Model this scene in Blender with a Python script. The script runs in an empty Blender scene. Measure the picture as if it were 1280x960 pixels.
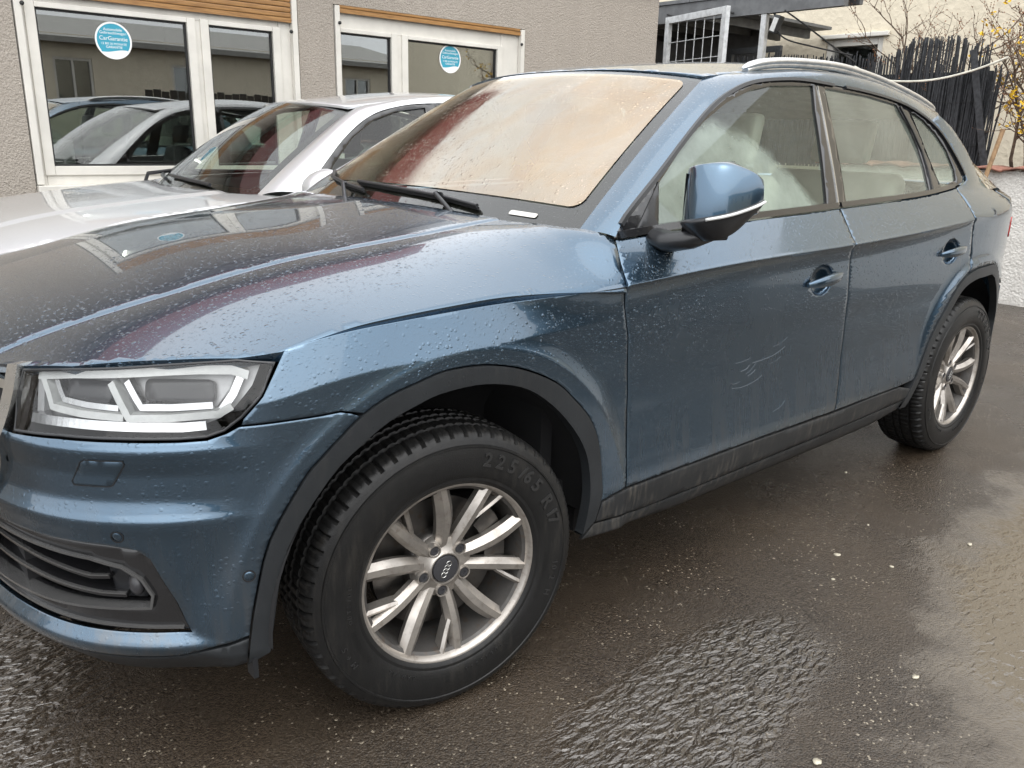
import bpy, bmesh, math, random
import numpy as np
from mathutils import Vector, Matrix
from mathutils.geometry import delaunay_2d_cdt

random.seed(7); np.random.seed(7)
scene = bpy.context.scene
COL = scene.collection

# ---------------------------------------------------------------- camera
cam_d = bpy.data.cameras.new('camera'); cam = bpy.data.objects.new('camera', cam_d); COL.objects.link(cam)
CAM_R = Vector((.7564, -.6536, .0249)); CAM_U = Vector((.1695, .2329, .9576)); CAM_F = Vector((.6317, .7201, -.2876))
_cy, _cp, _cr = math.radians(41.2613), math.radians(16.7121), math.radians(1.4912)
_f = Vector((math.sin(_cy)*math.cos(_cp), math.cos(_cy)*math.cos(_cp), -math.sin(_cp)))
_r = Vector((math.cos(_cy), -math.sin(_cy), 0)); _u = _r.cross(_f)
_r2 = math.cos(_cr)*_r + math.sin(_cr)*_u; _u2 = -math.sin(_cr)*_r + math.cos(_cr)*_u
cam.matrix_world = Matrix(((_r2.x, _u2.x, -_f.x, -1.056), (_r2.y, _u2.y, -_f.y, -2.2924), (_r2.z, _u2.z, -_f.z, 1.3399), (0, 0, 0, 1)))
cam_d.sensor_width = 36.0; cam_d.lens = 36.0*1034.02/1280.0
cam_d.clip_start = .05; cam_d.clip_end = 500
scene.camera = cam

# ---------------------------------------------------------------- sky and sun (overcast, raining)
SUN_EL, SUN_AZ = math.radians(62), math.radians(205)
world = bpy.data.worlds.new('World'); scene.world = world; world.use_nodes = True
wn, wl = world.node_tree.nodes, world.node_tree.links
wn.clear()
sky = wn.new('ShaderNodeTexSky'); sky.sky_type = 'NISHITA'; sky.sun_disc = False
sky.sun_elevation = SUN_EL; sky.sun_rotation = SUN_AZ; sky.dust_density = 6.0; sky.air_density = 1.0; sky.ozone_density = 1.0
hs = wn.new('ShaderNodeHueSaturation'); hs.inputs['Saturation'].default_value = .10
mixc = wn.new('ShaderNodeMix'); mixc.data_type = 'RGBA'; mixc.inputs[0].default_value = .65   # a closed, even cloud layer
mixc.inputs[7].default_value = (8.6, 8.8, 9.1, 1)
bg = wn.new('ShaderNodeBackground'); bg.inputs['Strength'].default_value = .15
wo = wn.new('ShaderNodeOutputWorld')
wl.new(sky.outputs[0], hs.inputs['Color']); wl.new(hs.outputs[0], mixc.inputs[6]); wl.new(mixc.outputs[2], bg.inputs[0]); wl.new(bg.outputs[0], wo.inputs[0])
sun_d = bpy.data.lights.new('sun', 'SUN'); sun_d.energy = .8; sun_d.angle = math.radians(100); sun_d.color = (1, .97, .92)
sun = bpy.data.objects.new('sun', sun_d); COL.objects.link(sun)
# the lamp shines along its own -z; SUN_AZ is measured clockwise from +y, as the sky does
sun.rotation_euler = Vector((math.sin(SUN_AZ)*math.cos(SUN_EL), math.cos(SUN_AZ)*math.cos(SUN_EL), math.sin(SUN_EL))).to_track_quat('Z', 'Y').to_euler()
scene.view_settings.view_transform = 'Standard'; scene.view_settings.look = 'None'
scene.view_settings.exposure = .95; scene.view_settings.gamma = 1.0
scene.cycles.max_bounces = 10; scene.cycles.transparent_max_bounces = 16; scene.cycles.glossy_bounces = 5; scene.cycles.transmission_bounces = 8
scene.cycles.caustics_reflective = False; scene.cycles.caustics_refractive = False; scene.cycles.sample_clamp_indirect = 6
scene.cycles.use_denoising = True
# ---------------------------------------------------------------- geometry core
def pchip(xs, ys):
    xs = np.asarray(xs, float); ys = np.asarray(ys, float)
    h = np.diff(xs); dl = np.diff(ys) / h
    m = np.zeros_like(ys); m[0] = dl[0]; m[-1] = dl[-1]
    for i in range(1, len(xs) - 1):
        if dl[i-1] * dl[i] > 0:
            w1 = 2*h[i] + h[i-1]; w2 = h[i] + 2*h[i-1]
            m[i] = (w1 + w2) / (w1/dl[i-1] + w2/dl[i])
    def f(x):
        x = np.asarray(x, float)
        i = np.clip(np.searchsorted(xs, x) - 1, 0, len(xs) - 2)
        t = (x - xs[i]) / h[i]
        tc = np.clip(t, 0, 1)
        v = ((1 + 2*tc)*(1 - tc)**2*ys[i] + tc*(1 - tc)**2*h[i]*m[i]
             + tc*tc*(3 - 2*tc)*ys[i+1] + tc*tc*(tc - 1)*h[i]*m[i+1])
        return v + np.where(t < 0, t*h[i]*m[0], 0) + np.where(t > 1, (t - 1)*h[i]*m[-1], 0)
    return f
def ncs(xs, ys):
    xs = np.asarray(xs, float); ys = np.asarray(ys, float); n = len(xs)
    h = np.diff(xs); A = np.eye(n); b = np.zeros(n)
    for i in range(1, n-1):
        A[i, i-1] = h[i-1]; A[i, i] = 2*(h[i-1] + h[i]); A[i, i+1] = h[i]
        b[i] = 6*((ys[i+1] - ys[i])/h[i] - (ys[i] - ys[i-1])/h[i-1])
    M = np.linalg.solve(A, b)
    def f(x):
        x = np.asarray(x, float)
        xc = np.clip(x, xs[0], xs[-1])
        i = np.clip(np.searchsorted(xs, xc) - 1, 0, n - 2)
        a = xs[i+1] - xc; c = xc - xs[i]; H = h[i]
        v = M[i]*a**3/(6*H) + M[i+1]*c**3/(6*H) + (ys[i]/H - M[i]*H/6)*a + (ys[i+1]/H - M[i+1]*H/6)*c
        s0 = (ys[1]-ys[0])/h[0] - h[0]*(2*M[0]+M[1])/6
        s1 = (ys[-1]-ys[-2])/h[-1] + h[-1]*(2*M[-1]+M[-2])/6
        return v + np.where(x < xs[0], (x-xs[0])*s0, 0) + np.where(x > xs[-1], (x-xs[-1])*s1, 0)
    return f
def smin(a, b, k):
    h = np.clip(.5 + .5*(b - a)/k, 0, 1)
    return b*(1-h) + a*h - k*h*(1-h)
def sstep(a, b, x):
    t = np.clip((x - a)/(b - a), 0, 1); return t*t*(3 - 2*t)

# plan contour of the SUV body (x to the rear, near side y<0), front axle at x=0
PLAN = [(-.885, 0), (-.880, -.2), (-.862, -.4), (-.828, -.55), (-.772, -.68), (-.690, -.78), (-.575, -.862), (-.42, -.917),
        (-.22, -.942), (0, -.9465), (.3, -.944), (.6, -.940), (1.2, -.938), (1.8, -.938), (2.4, -.943), (2.819, -.9465),
        (3.0, -.934), (3.15, -.906), (3.30, -.856), (3.45, -.785), (3.58, -.69), (3.68, -.55), (3.745, -.32), (3.775, 0)]
_p = np.array(PLAN); _c = np.concatenate([[0], np.cumsum(np.hypot(*np.diff(_p, axis=0).T))])
_fx, _fy = ncs(_c, _p[:, 0]), ncs(_c, _p[:, 1])
_t = np.linspace(0, _c[-1], 4000); _X, _Y = _fx(_t), _fy(_t)
_al = np.concatenate([[0], np.cumsum(np.hypot(np.diff(_X), np.diff(_Y)))])
_al = _al - np.interp(0, _X[_t < 5.2][: 2200], _al[: 2200])
def plan(s):
    t = np.interp(s, _al, _t); e = 1e-3
    x, y = _fx(t), _fy(t); dx, dy = _fx(t+e) - _fx(t-e), _fy(t+e) - _fy(t-e)
    L = np.hypot(dx, dy)
    return x, y, dy/L, -dx/L          # outward normal
S_END, S_BEG = _al[-1], _al[0]
ZS = ncs([-.55, -.42, -.345, -.169, .034, .271, .506, .769, 1.127, 1.606, 2.12, 2.58, 3.1], [.935, .947, .962, .979, .986, .988, .992, 1.003, 1.013, 1.02, 1.035, 1.06, 1.10])
ZB = ncs([.3, .55, .75, 1.19, 1.70, 2.06, 2.365, 2.65, 3.1], [1.080, 1.091, 1.102, 1.116, 1.130, 1.141, 1.153, 1.176, 1.225])
_TP = pchip([-2, 1.7, 2.0, 2.4, 2.7, 3.0, 3.3, 4.5], [0, 0, .006, .030, .060, .115, .19, .5])
_DL = pchip([.18, .24, .27, .30, .36, .42, .45, .50, .57, .65, .74, .85, .95, 1.3], [.16, .09, .055, .032, .014, .005, .004, .008, .014, .017, .017, .013, .012, .012])
_DU = pchip([-.5, 0, .012, .03, .06, .10, .25], [-.013, -.013, -.006, .001, .005, .004, 0])
_DF = pchip([.18, .24, .28, .31, .335, .352, .366, .40, .43, .52, .60, .625, .636, .652, .68, .72, .756, .774, .786, .82, .88, .95, 1.1], [.16, .11, .070, .042, .022, .012, .008, .024, .022, .014, .006, .002, .001, .008, .016, .016, .009, .006, .012, .028, .050, .078, .14])
WH_F, WH_R, WZ = 0.0, 2.819, .352
def dside(s, z):
    s = np.asarray(s, float); z = np.asarray(z, float)
    zs, zb = ZS(s), ZB(s)
    u = zs - z
    base = _DL(z) + _DU(u)
    ff = 1 - sstep(.05, .50, s)
    base = base*(1-ff) + ff*np.maximum(.033 - .34*u, .004 + .5*_DL(z)*sstep(.6, .45, z))
    fade = sstep(2.45, 2.85, s)                      # the shoulder crease fades out towards the tail
    base = base*(1-fade) + fade*(_DL(z)*.8 + .0)
    base = base + _TP(s)*sstep(-.06, .30, z - zs)
    v = np.maximum(-u, 0)
    hb = zb - zs
    lift = ff*.030                                   # the bonnet edge runs a little inboard of the door crease
    up = .002 + lift + .90*v
    h = np.maximum(z - zb, 0)
    up = np.where(z > zb, .002 + .90*hb + .40*h + .16*h*h, up)
    up = up + _TP(s)*sstep(-.06, .30, z - zs)
    side = np.where(u < 0, up, base)
    # flares
    for wx, lo, hi in ((WH_F, .545, .0), (WH_R, .535, .0)):
        r = np.hypot(s - wx, z - WZ)
        df = np.where(r < lo, 0.0, .42*(r - lo)) + np.maximum(.30 - z, 0)*.9
        side = smin(side, df, .010)
    w = 1 - sstep(-.66, -.42, s)
    fr = _DF(z)
    r = np.hypot(s, z - WZ)
    frf = smin(fr, np.where(r < .545, 0, .30*(r - .545)) + np.maximum(.34 - z, 0)*.9, .008)
    out = side*(1-w) + frf*w
    # rear bumper tuck
    wr = sstep(3.15, 3.5, s)
    out = out + wr*(.03*np.maximum(z-.75, 0) + .5*np.maximum(.42-z, 0))
    return out
def S(s, z, off=0.0):
    x, y, nx, ny = plan(s); d = dside(s, z) - off
    return np.stack([x - nx*d, y - ny*d, np.asarray(z, float) + 0*x], -1)
def surf_normal(fn, a, b, flip=1.0, e=1.5e-3):
    du = fn(a+e, b) - fn(a-e, b); dv = fn(a, b+e) - fn(a, b-e)
    n = np.cross(du, dv); return flip*n/np.maximum(np.linalg.norm(n, axis=-1, keepdims=True), 1e-12)

# bonnet height field
_ZC = ncs([-.95, -.80, -.70, -.542, -.44, -.303, -.118, .043, .218, .46, .7], [.80, .885, .922, .964, .987, 1.018, 1.050, 1.068, 1.089, 1.117, 1.14])
_YC = pchip([-.9, -.5, .46, .7], [.40, .445, .52, .53])
_ZE = ncs([-.95, -.75, -.55, -.41, -.26, -.17, .03, .27, .52, .7], [.865, .905, .928, .937, .968, .977, .985, .987, .990, .995])
_YE = pchip([-.95, -.80, -.70, -.58, -.47, -.38, -.2, 0, .5, .7], [.50, .60, .72, .82, .885, .915, .932, .936, .932, .93])
_PW = pchip([-.9, -.6, -.4, 0, .3, .42, .52, .7], [1.6, 1.8, 2.0, 2.2, 2.5, 3.4, 5.6, 6.5])
def hood(x, y):
    x = np.asarray(x, float); y = np.asarray(y, float); a = np.abs(y)
    yc, ye = _YC(x), _YE(x); zc, ze = _ZC(x), _ZE(x)
    t = np.maximum((a - yc)/(ye - yc), 0)
    out = zc + (ze - zc)*t**_PW(x)
    inn = zc + .016*(1 - np.minimum(a/yc, 1)**2) + .004*sstep(0, 1, np.clip((yc-a)/.016, 0, 1))
    return np.stack([x, y, np.where(a > yc, out, inn)], -1)
# roof height field
_RC = ncs([1.0, 1.10, 1.25, 1.45, 1.76, 2.1, 2.43, 2.9, 3.2, 3.4], [1.53, 1.560, 1.588, 1.610, 1.636, 1.640, 1.615, 1.540, 1.478, 1.43])
def roof(x, y):
    x = np.asarray(x, float); y = np.asarray(y, float)
    return np.stack([x, y, _RC(x) - .042*(np.abs(y)/.56)**2.4], -1)
def wscreen(u, v):
    u = np.asarray(u, float); v = np.asarray(v, float)
    b = np.stack([.43 + .077*u*u, .755*u, 1.120 - .017*u*u], -1)
    t = np.stack([1.10 + .09*u*u, .595*u, 1.558 - .036*np.abs(u)**2.4], -1)
    p = b*(1-v[..., None]) + t*v[..., None]
    bul = .022*(1 - u*u)**1 *(4*v*(1-v))*.7 + .010*4*v*(1-v)
    n = np.array([-.53, 0, .85])
    return p + bul[..., None]*n
# measured outlines on the SUV side skin: (distance along the side from the front axle, height)
BK = {
    'shut': [(-.4051, .9374), (-.3755, .9449), (-.3369, .9561), (-.2539, .9684), (-.1649, .9771), (-.0686, .9821), (.0321, .987), (.2765, .9858), (.5016, .9919)],
    'clad_out_f': [(-.5136, .3132), (-.5047, .3807), (-.4898, .4586), (-.4556, .5816), (-.3858, .694), (-.3503, .7305), (-.3073, .7685), (-.2568, .8067), (-.199, .834), (-.1353, .8499), (-.0657, .864), (.0158, .8631), (.081, .8534), (.1654, .8292), (.2661, .7808), (.3313, .726), (.3876, .6688), (.4216, .6098), (.4394, .5462), (.4498, .4588), (.4453, .423)],
    'clad_in_f': [(-.4675, .3364), (-.4571, .3967), (-.4229, .5554), (-.3354, .6834), (-.2687, .739), (-.2005, .7799), (-.1353, .8018), (-.0775, .8154), (.0158, .818), (.0972, .8054), (.1758, .7777), (.2528, .7254), (.3194, .6602), (.3668, .5966), (.392, .5337), (.3994, .4543), (.3861, .3569), (.3787, .3386)],
    'bump_seam': [(-.4943, .8162), (-.42, .8171), (-.3428, .8172), (-.3043, .8192), (-.2821, .8135), (-.2613, .8032)],
    'headlight': [(-.9666, .8957), (-.9681, .849), (-.9443, .7876), (-.833, .7944), (-.7141, .7955), (-.6056, .7947), (-.5552, .7961), (-.5196, .8061), (-.4884, .8294), (-.4512, .8696), (-.4051, .9358), (-.4898, .9411), (-.6249, .9286), (-.8301, .9151)],
    'doorF': [(.549, 1.09), (.5387, 1.0721), (.5209, 1.0366), (.5016, .9919), (.5401, .8526), (.5505, .6774), (.5357, .4356)],
    'doorFR': [(1.7014, 1.1267), (1.6748, 1.0802), (1.6363, 1.0256), (1.6674, .9495), (1.7014, .699), (1.6866, .5655), (1.6496, .4296)],
    'doorbot': [(.5416, .4384), (1.1549, .4408), (1.6496, .4296), (1.8733, .4381), (2.1414, .4372)],
    'mid': [(.4868, .3417), (.6083, .3328), (1.6066, .3547), (1.9103, .3625), (2.1458, .3756)],
    'sill': [(.3846, .3366), (.8186, .3212), (1.654, .2996), (1.9532, .3076), (2.1591, .3376)],
    'beltF': [(.549, 1.09), (.7549, 1.103), (1.063, 1.1104), (1.1963, 1.1161), (1.7044, 1.1291)],
    'beltR': [(1.7044, 1.1291), (2.0584, 1.1398), (2.365, 1.1492), (2.6539, 1.1764)],
    'shoulder': [(.5016, .9919), (.7742, 1.0041), (1.1356, 1.0144), (1.6303, 1.0211), (2.1265, 1.0301), (2.5814, 1.0618)],
    'rdoorR': [(2.6821, 1.1606), (2.645, 1.1162), (2.5814, 1.0618), (2.6436, .9739), (2.6584, .8745), (2.6362, .8436)],
    'clad_out_r': [(2.1917, .3308), (2.2613, .4091), (2.3191, .4965), (2.3813, .609), (2.4717, .7094), (2.571, .8059), (2.6762, .8436), (2.8109, .8541), (2.971, .8351)],
    'frame_out': [(.552, 1.0973), (.6112, 1.1457), (.7727, 1.2415), (.9653, 1.358), (1.1134, 1.4389), (1.2393, 1.489), (1.3622, 1.5223), (1.4985, 1.5402), (1.6822, 1.5512), (1.8999, 1.5449), (2.1532, 1.533), (2.3947, 1.5087), (2.5265, 1.4706), (2.6376, 1.4141), (2.7117, 1.3421), (2.7813, 1.2455), (2.7872, 1.2033)],
    'glassF': [(.7253, 1.1124), (.7771, 1.2248), (.9356, 1.3313), (1.0556, 1.3937), (1.2023, 1.4542), (1.3474, 1.497), (1.4852, 1.5192), (1.7533, 1.534), (1.6807, 1.3646), (1.6052, 1.145), (1.1252, 1.129)],
    'glassR': [(1.8881, 1.5277), (2.1414, 1.5178), (2.3739, 1.4957), (2.4584, 1.348), (2.4791, 1.3019), (2.3873, 1.1661), (1.7814, 1.1449), (1.8229, 1.3187)],
    'glassQ': [(2.4584, 1.4775), (2.5488, 1.4432), (2.6243, 1.3885), (2.6806, 1.3258), (2.7087, 1.2459), (2.7013, 1.2044), (2.5295, 1.1738), (2.5339, 1.265), (2.491, 1.3826)],
    'tri': [(.6246, 1.1073), (.7757, 1.2352), (.7283, 1.1123)],
    'handle': [(1.3933, .9041), (1.6141, .9185), (2.371, .9329), (2.6051, .9369)],
    'grille': [(-1.0542, .5683), (-.9874, .5722), (-.8464, .5896), (-.7558, .5869), (-.7007, .5781), (-.6799, .5589), (-.662, .5092), (-.6398, .4602), (-.6264, .4157), (-.619, .393), (-.6294, .3944), (-.7007, .3965), (-.8419, .4036), (-1.0394, .3858), (-1.1417, .3871)],
    'bluestrip': [(-.619, .3885), (-.6487, .3728), (-.787, .3794), (-.9487, .37)],
    'lowtop': [(-.5062, .3828), (-.576, .3634), (-.6383, .3575), (-.7409, .3676), (-.8849, .3705)],
    'lowbot': [(-.5151, .3069), (-.5656, .2766), (-.6888, .279), (-.7617, .318), (-.9131, .3311)],
    'creases': [(-.5255, .7709), (-.3621, .7784), (-.8716, .6438), (-.6487, .6292), (-.4631, .6418)],
    'tow': [(-.7811, .759), (-.7022, .76), (-.7394, .7042), (-.8212, .7019)],
    'sensor': [(-.7305, .6099), (-.4988, .5127)],
}
# ---------------------------------------------------------------- object helpers
def props(o, label=None, cat=None, group=None, kind=None):
    if label: o['label'] = label
    if cat: o['category'] = cat
    if group: o['group'] = group
    if kind: o['kind'] = kind
    return o
def empty(name, loc=(0, 0, 0), label=None, cat=None, group=None):
    o = bpy.data.objects.new(name, None); COL.objects.link(o); o.location = loc; o.empty_display_size = .1
    return props(o, label, cat, group)
def link(name, me, mat, parent=None):
    o = bpy.data.objects.new(name, me); COL.objects.link(o)
    if mat is not None and not me.materials: me.materials.append(mat)
    if parent is not None:
        o.parent = parent
    return o
def mesh_from(name, V, Fc, N=None, smooth=False):
    me = bpy.data.meshes.new(name)
    me.from_pydata([tuple(v) for v in V], [], [tuple(int(i) for i in f) for f in Fc]); me.validate()
    if smooth or N is not None:
        me.polygons.foreach_set('use_smooth', [True]*len(me.polygons))
    if N is not None and len(N) == len(me.vertices):
        me.normals_split_custom_set_from_vertices([tuple(n) for n in N])
    me.update()
    return me
def bm_obj(name, bm, mat, parent=None, smooth=False, angle=None):
    me = bpy.data.meshes.new(name); bmesh.ops.recalc_face_normals(bm, faces=bm.faces)
    if smooth:
        for f in bm.faces: f.smooth = True
        if angle:
            for e in bm.edges:
                if len(e.link_faces) == 2 and e.calc_face_angle(0) > angle: e.smooth = False
    bm.to_mesh(me); bm.free()
    return link(name, me, mat, parent)
def add_box(bm, c, h, rot=None, bevel=0.0):
    r = bmesh.ops.create_cube(bm, size=1.0)
    M = Matrix.Translation(c) @ (rot.to_4x4() if rot is not None else Matrix.Identity(4)) @ Matrix.Diagonal((h[0]*2, h[1]*2, h[2]*2, 1))
    bmesh.ops.transform(bm, matrix=M, verts=r['verts'])
    if bevel > 0:
        es = {e for v in r['verts'] for e in v.link_edges}
        bmesh.ops.bevel(bm, geom=list(es), offset=bevel, segments=2, affect='EDGES', profile=.6)
def box_obj(name, lo, hi, mat, parent=None, bevel=0.0):
    bm = bmesh.new(); lo, hi = Vector(lo), Vector(hi)
    add_box(bm, (lo+hi)/2, (hi-lo)/2, None, bevel)
    return bm_obj(name, bm, mat, parent)
def add_tube(bm, pts, rad, seg=8, cap=True):
    pts = [Vector(p) for p in pts]; n = len(pts); rings = []
    if not hasattr(rad, '__len__'): rad = [rad]*n
    prev = None
    for i, p in enumerate(pts):
        t = (pts[min(i+1, n-1)] - pts[max(i-1, 0)]).normalized()
        a = prev if prev is not None else (Vector((0, 0, 1)) if abs(t.z) < .9 else Vector((1, 0, 0)))
        a = (a - t*a.dot(t)).normalized(); b = t.cross(a); prev = a
        rings.append([bm.verts.new(p + (a*math.cos(k*2*math.pi/seg) + b*math.sin(k*2*math.pi/seg))*rad[i]) for k in range(seg)])
    for i in range(n-1):
        for k in range(seg):
            bm.faces.new((rings[i][k], rings[i][(k+1) % seg], rings[i+1][(k+1) % seg], rings[i+1][k]))
    if cap and seg > 2:
        bm.faces.new(rings[0][::-1]); bm.faces.new(rings[-1])
def tube_obj(name, pts, rad, mat, parent=None, seg=8):
    bm = bmesh.new(); add_tube(bm, pts, rad, seg); return bm_obj(name, bm, mat, parent, True, .9)
def add_lathe(bm, prof, seg=64, axis='y', close=False):
    """prof: list of (radius, axial)"""
    rings = []
    for r, a in prof:
        ring = []
        for k in range(seg):
            t = 2*math.pi*k/seg
            ring.append(bm.verts.new((r*math.cos(t), a, r*math.sin(t)) if axis == 'y' else (r*math.cos(t), r*math.sin(t), a)))
        rings.append(ring)
    m = len(rings)
    for i in range(m if close else m-1):
        A, B = rings[i], rings[(i+1) % m]
        for k in range(seg):
            bm.faces.new((A[k], A[(k+1) % seg], B[(k+1) % seg], B[k]))
    return rings
def in_poly(P, poly):
    x, y = P[:, 0], P[:, 1]; ins = np.zeros(len(P), bool); n = len(poly)
    for i in range(n):
        x0, y0 = poly[i]; x1, y1 = poly[(i+1) % n]
        if y0 == y1: continue
        c = ((y0 > y) != (y1 > y)) & (x < (x1-x0)*(y-y0)/(y1-y0) + x0); ins ^= c
    return ins
def resample(poly, step, closed=True):
    out = []; n = len(poly)
    for i in range(n if closed else n-1):
        a, b = np.array(poly[i], float), np.array(poly[(i+1) % n], float)
        k = max(1, int(math.ceil(np.hypot(*(b-a))/step)))
        out += [a + (b-a)*j/k for j in range(k)]
    if not closed: out.append(np.array(poly[-1], float))
    return np.array(out)
def smooth_line(pts, k=8):
    """Catmull-Rom through an open polyline"""
    P = [np.array(p, float) for p in pts]; P = [2*P[0]-P[1]] + P + [2*P[-1]-P[-2]]; out = []
    for i in range(1, len(P)-2):
        for j in range(k):
            t = j/k
            out.append(.5*((2*P[i]) + (-P[i-1]+P[i+1])*t + (2*P[i-1]-5*P[i]+4*P[i+1]-P[i+2])*t*t + (-P[i-1]+3*P[i]-3*P[i+1]+P[i+2])*t**3))
    out.append(P[-2])
    return [tuple(p) for p in out]
def inset(poly, d):
    P = np.array(poly, float); n = len(P)
    A = .5*np.sum(P[:, 0]*np.roll(P[:, 1], -1) - np.roll(P[:, 0], -1)*P[:, 1]); sg = 1 if A > 0 else -1
    e0 = P - np.roll(P, 1, 0); e1 = np.roll(P, -1, 0) - P
    e0 /= np.maximum(np.linalg.norm(e0, axis=1, keepdims=True), 1e-9); e1 /= np.maximum(np.linalg.norm(e1, axis=1, keepdims=True), 1e-9)
    n0 = np.stack([-e0[:, 1], e0[:, 0]], 1)*sg; n1 = np.stack([-e1[:, 1], e1[:, 0]], 1)*sg
    m = n0 + n1; m /= np.maximum(np.linalg.norm(m, axis=1, keepdims=True), 1e-9)
    k = 1/np.maximum((m*n0).sum(1), .5)
    return P + m*(d*k)[:, None]
def panel(name, poly, fn, mat, parent, step=.02, gap=.002, flange=.012, flip=1, feats=(), mirror=False, holes=(), step_b=None, rnd=.35):
    """a skin cut out of the surface fn(a, b): triangulated inside poly, analytic normals, folded edge"""
    B = resample(poly, step)
    if gap: B = inset(B, gap)
    loops = [B] + [inset(resample(h, step), -gap) if gap else resample(h, step) for h in holes]
    pts = np.concatenate(loops); edges = []; o = 0
    for L in loops:
        edges += [(o+i, o+(i+1) % len(L)) for i in range(len(L))]; o += len(L)
    lo, hi = B.min(0), B.max(0)
    sb = step_b or step
    g = np.stack(np.meshgrid(np.arange(math.floor(lo[0]/step)*step, hi[0], step), np.arange(math.floor(lo[1]/sb)*sb, hi[1], sb), indexing='ij'), -1)
    g[:, 1::2, 0] += step*.5
    g = g.reshape(-1, 2)
    def inside(Q):
        m = in_poly(Q, loops[0])
        for L in loops[1:]: m &= ~in_poly(Q, L)
        return m
    g = g[inside(g)]
    for f in feats:
        F_ = resample(f, step*.55, False); F_ = F_[inside(F_)]
        if len(F_) > 1 and len(g):
            d = np.min(np.linalg.norm(g[:, None] - F_[None], axis=2), axis=1); g = g[d > .45*min(step, sb)]
            d = np.min(np.linalg.norm(F_[:, None] - pts[None], axis=2), axis=1); F_ = F_[d > .2*step]
            g = np.concatenate([g, F_])
    if len(g):
        d = np.concatenate([np.min(np.linalg.norm(c[:, None] - pts[None], axis=2), axis=1) for c in np.array_split(g, max(1, len(g)//800))])
        g = g[d > .4*min(step, sb)]
    allp = np.concatenate([pts, g])
    kb = step/sb
    v, e, f, _, _, _ = delaunay_2d_cdt([Vector((p[0], p[1]*kb)) for p in allp], edges, [], 0, 1e-7)
    P2 = np.array([tuple(p) for p in v])/[1, kb]; T = np.array([t for t in f if len(t) == 3])
    T = T[inside(P2[T].mean(1))]
    a, b = P2[:, 0], P2[:, 1]
    V = fn(a, b); N = surf_normal(fn, a, b, flip)
    # orient
    fnorm = np.cross(V[T][:, 1]-V[T][:, 0], V[T][:, 2]-V[T][:, 0])
    if (fnorm*N[T].mean(1)).sum() < 0: T = T[:, ::-1]
    # boundary edges
    cnt = {}
    for t in T:
        for i in range(3):
            k = (int(t[i]), int(t[(i+1) % 3])); cnt[k] = cnt.get(k, 0) + 1
    bd = [k for k in cnt if (k[1], k[0]) not in cnt]
    Vl, Nl, Fl = [V], [N], [tuple(t) for t in T]; base = len(V)
    if flange > 0 and bd:
        ids = sorted({i for k in bd for i in k}); mp = {j: i for i, j in enumerate(ids)}
        out = np.zeros((len(ids), 3))
        for i, j in bd:
            ed = V[j]-V[i]; n_ = N[i]+N[j]; o_ = np.cross(ed, n_); o_ /= max(np.linalg.norm(o_), 1e-9)
            out[mp[i]] += o_; out[mp[j]] += o_
        out /= np.maximum(np.linalg.norm(out, axis=1, keepdims=True), 1e-9)
        nb = N[ids]*(1-rnd) + out*rnd; nb /= np.linalg.norm(nb, axis=1, keepdims=True)
        N[ids] = nb
        r1 = V[ids]; r2 = V[ids] - N[ids]*0 - surf_normal(fn, a[ids], b[ids], flip)*flange
        Vl += [r1, r2]; Nl += [out, out]
        m = len(ids)
        for i, j in bd:
            p, q_ = base+mp[i], base+mp[j]
            Fl.append((q_, p, p+m, q_+m))
    V = np.concatenate(Vl); N = np.concatenate(Nl)
    if mirror:
        V = V*[1, -1, 1]; N = N*[1, -1, 1]; Fl = [tuple(f[::-1]) for f in Fl]
    me = mesh_from(name, V, Fl, N)
    return link(name, me, mat, parent)
def grid_obj(name, G, mat, parent, flip=False, smooth=True, thick=0, mirror=False):
    """G: (n, m, 3) array of points"""
    G = np.asarray(G, float); n, m = G.shape[:2]
    if mirror: G = G*[1, -1, 1]; flip = not flip
    Fc = []
    for i in range(n-1):
        for j in range(m-1):
            f = (i*m+j, (i+1)*m+j, (i+1)*m+j+1, i*m+j+1); Fc.append(f[::-1] if flip else f)
    me = mesh_from(name, G.reshape(-1, 3), Fc, None, smooth)
    o = link(name, me, mat, parent)
    if thick:
        md = o.modifiers.new('s', 'SOLIDIFY'); md.thickness = thick; md.offset = -1
    return o
def text_mesh(txt, size, depth, bold=0.0):
    cu = bpy.data.curves.new('t', 'FONT'); cu.body = txt; cu.size = size; cu.extrude = depth; cu.align_x = 'CENTER'; cu.align_y = 'CENTER'; cu.offset = bold; cu.resolution_u = 3
    ob = bpy.data.objects.new('t', cu); COL.objects.link(ob); dg = bpy.context.evaluated_depsgraph_get()
    me = bpy.data.meshes.new_from_object(ob.evaluated_get(dg)); bpy.data.objects.remove(ob); bpy.data.curves.remove(cu)
    return me

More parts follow.
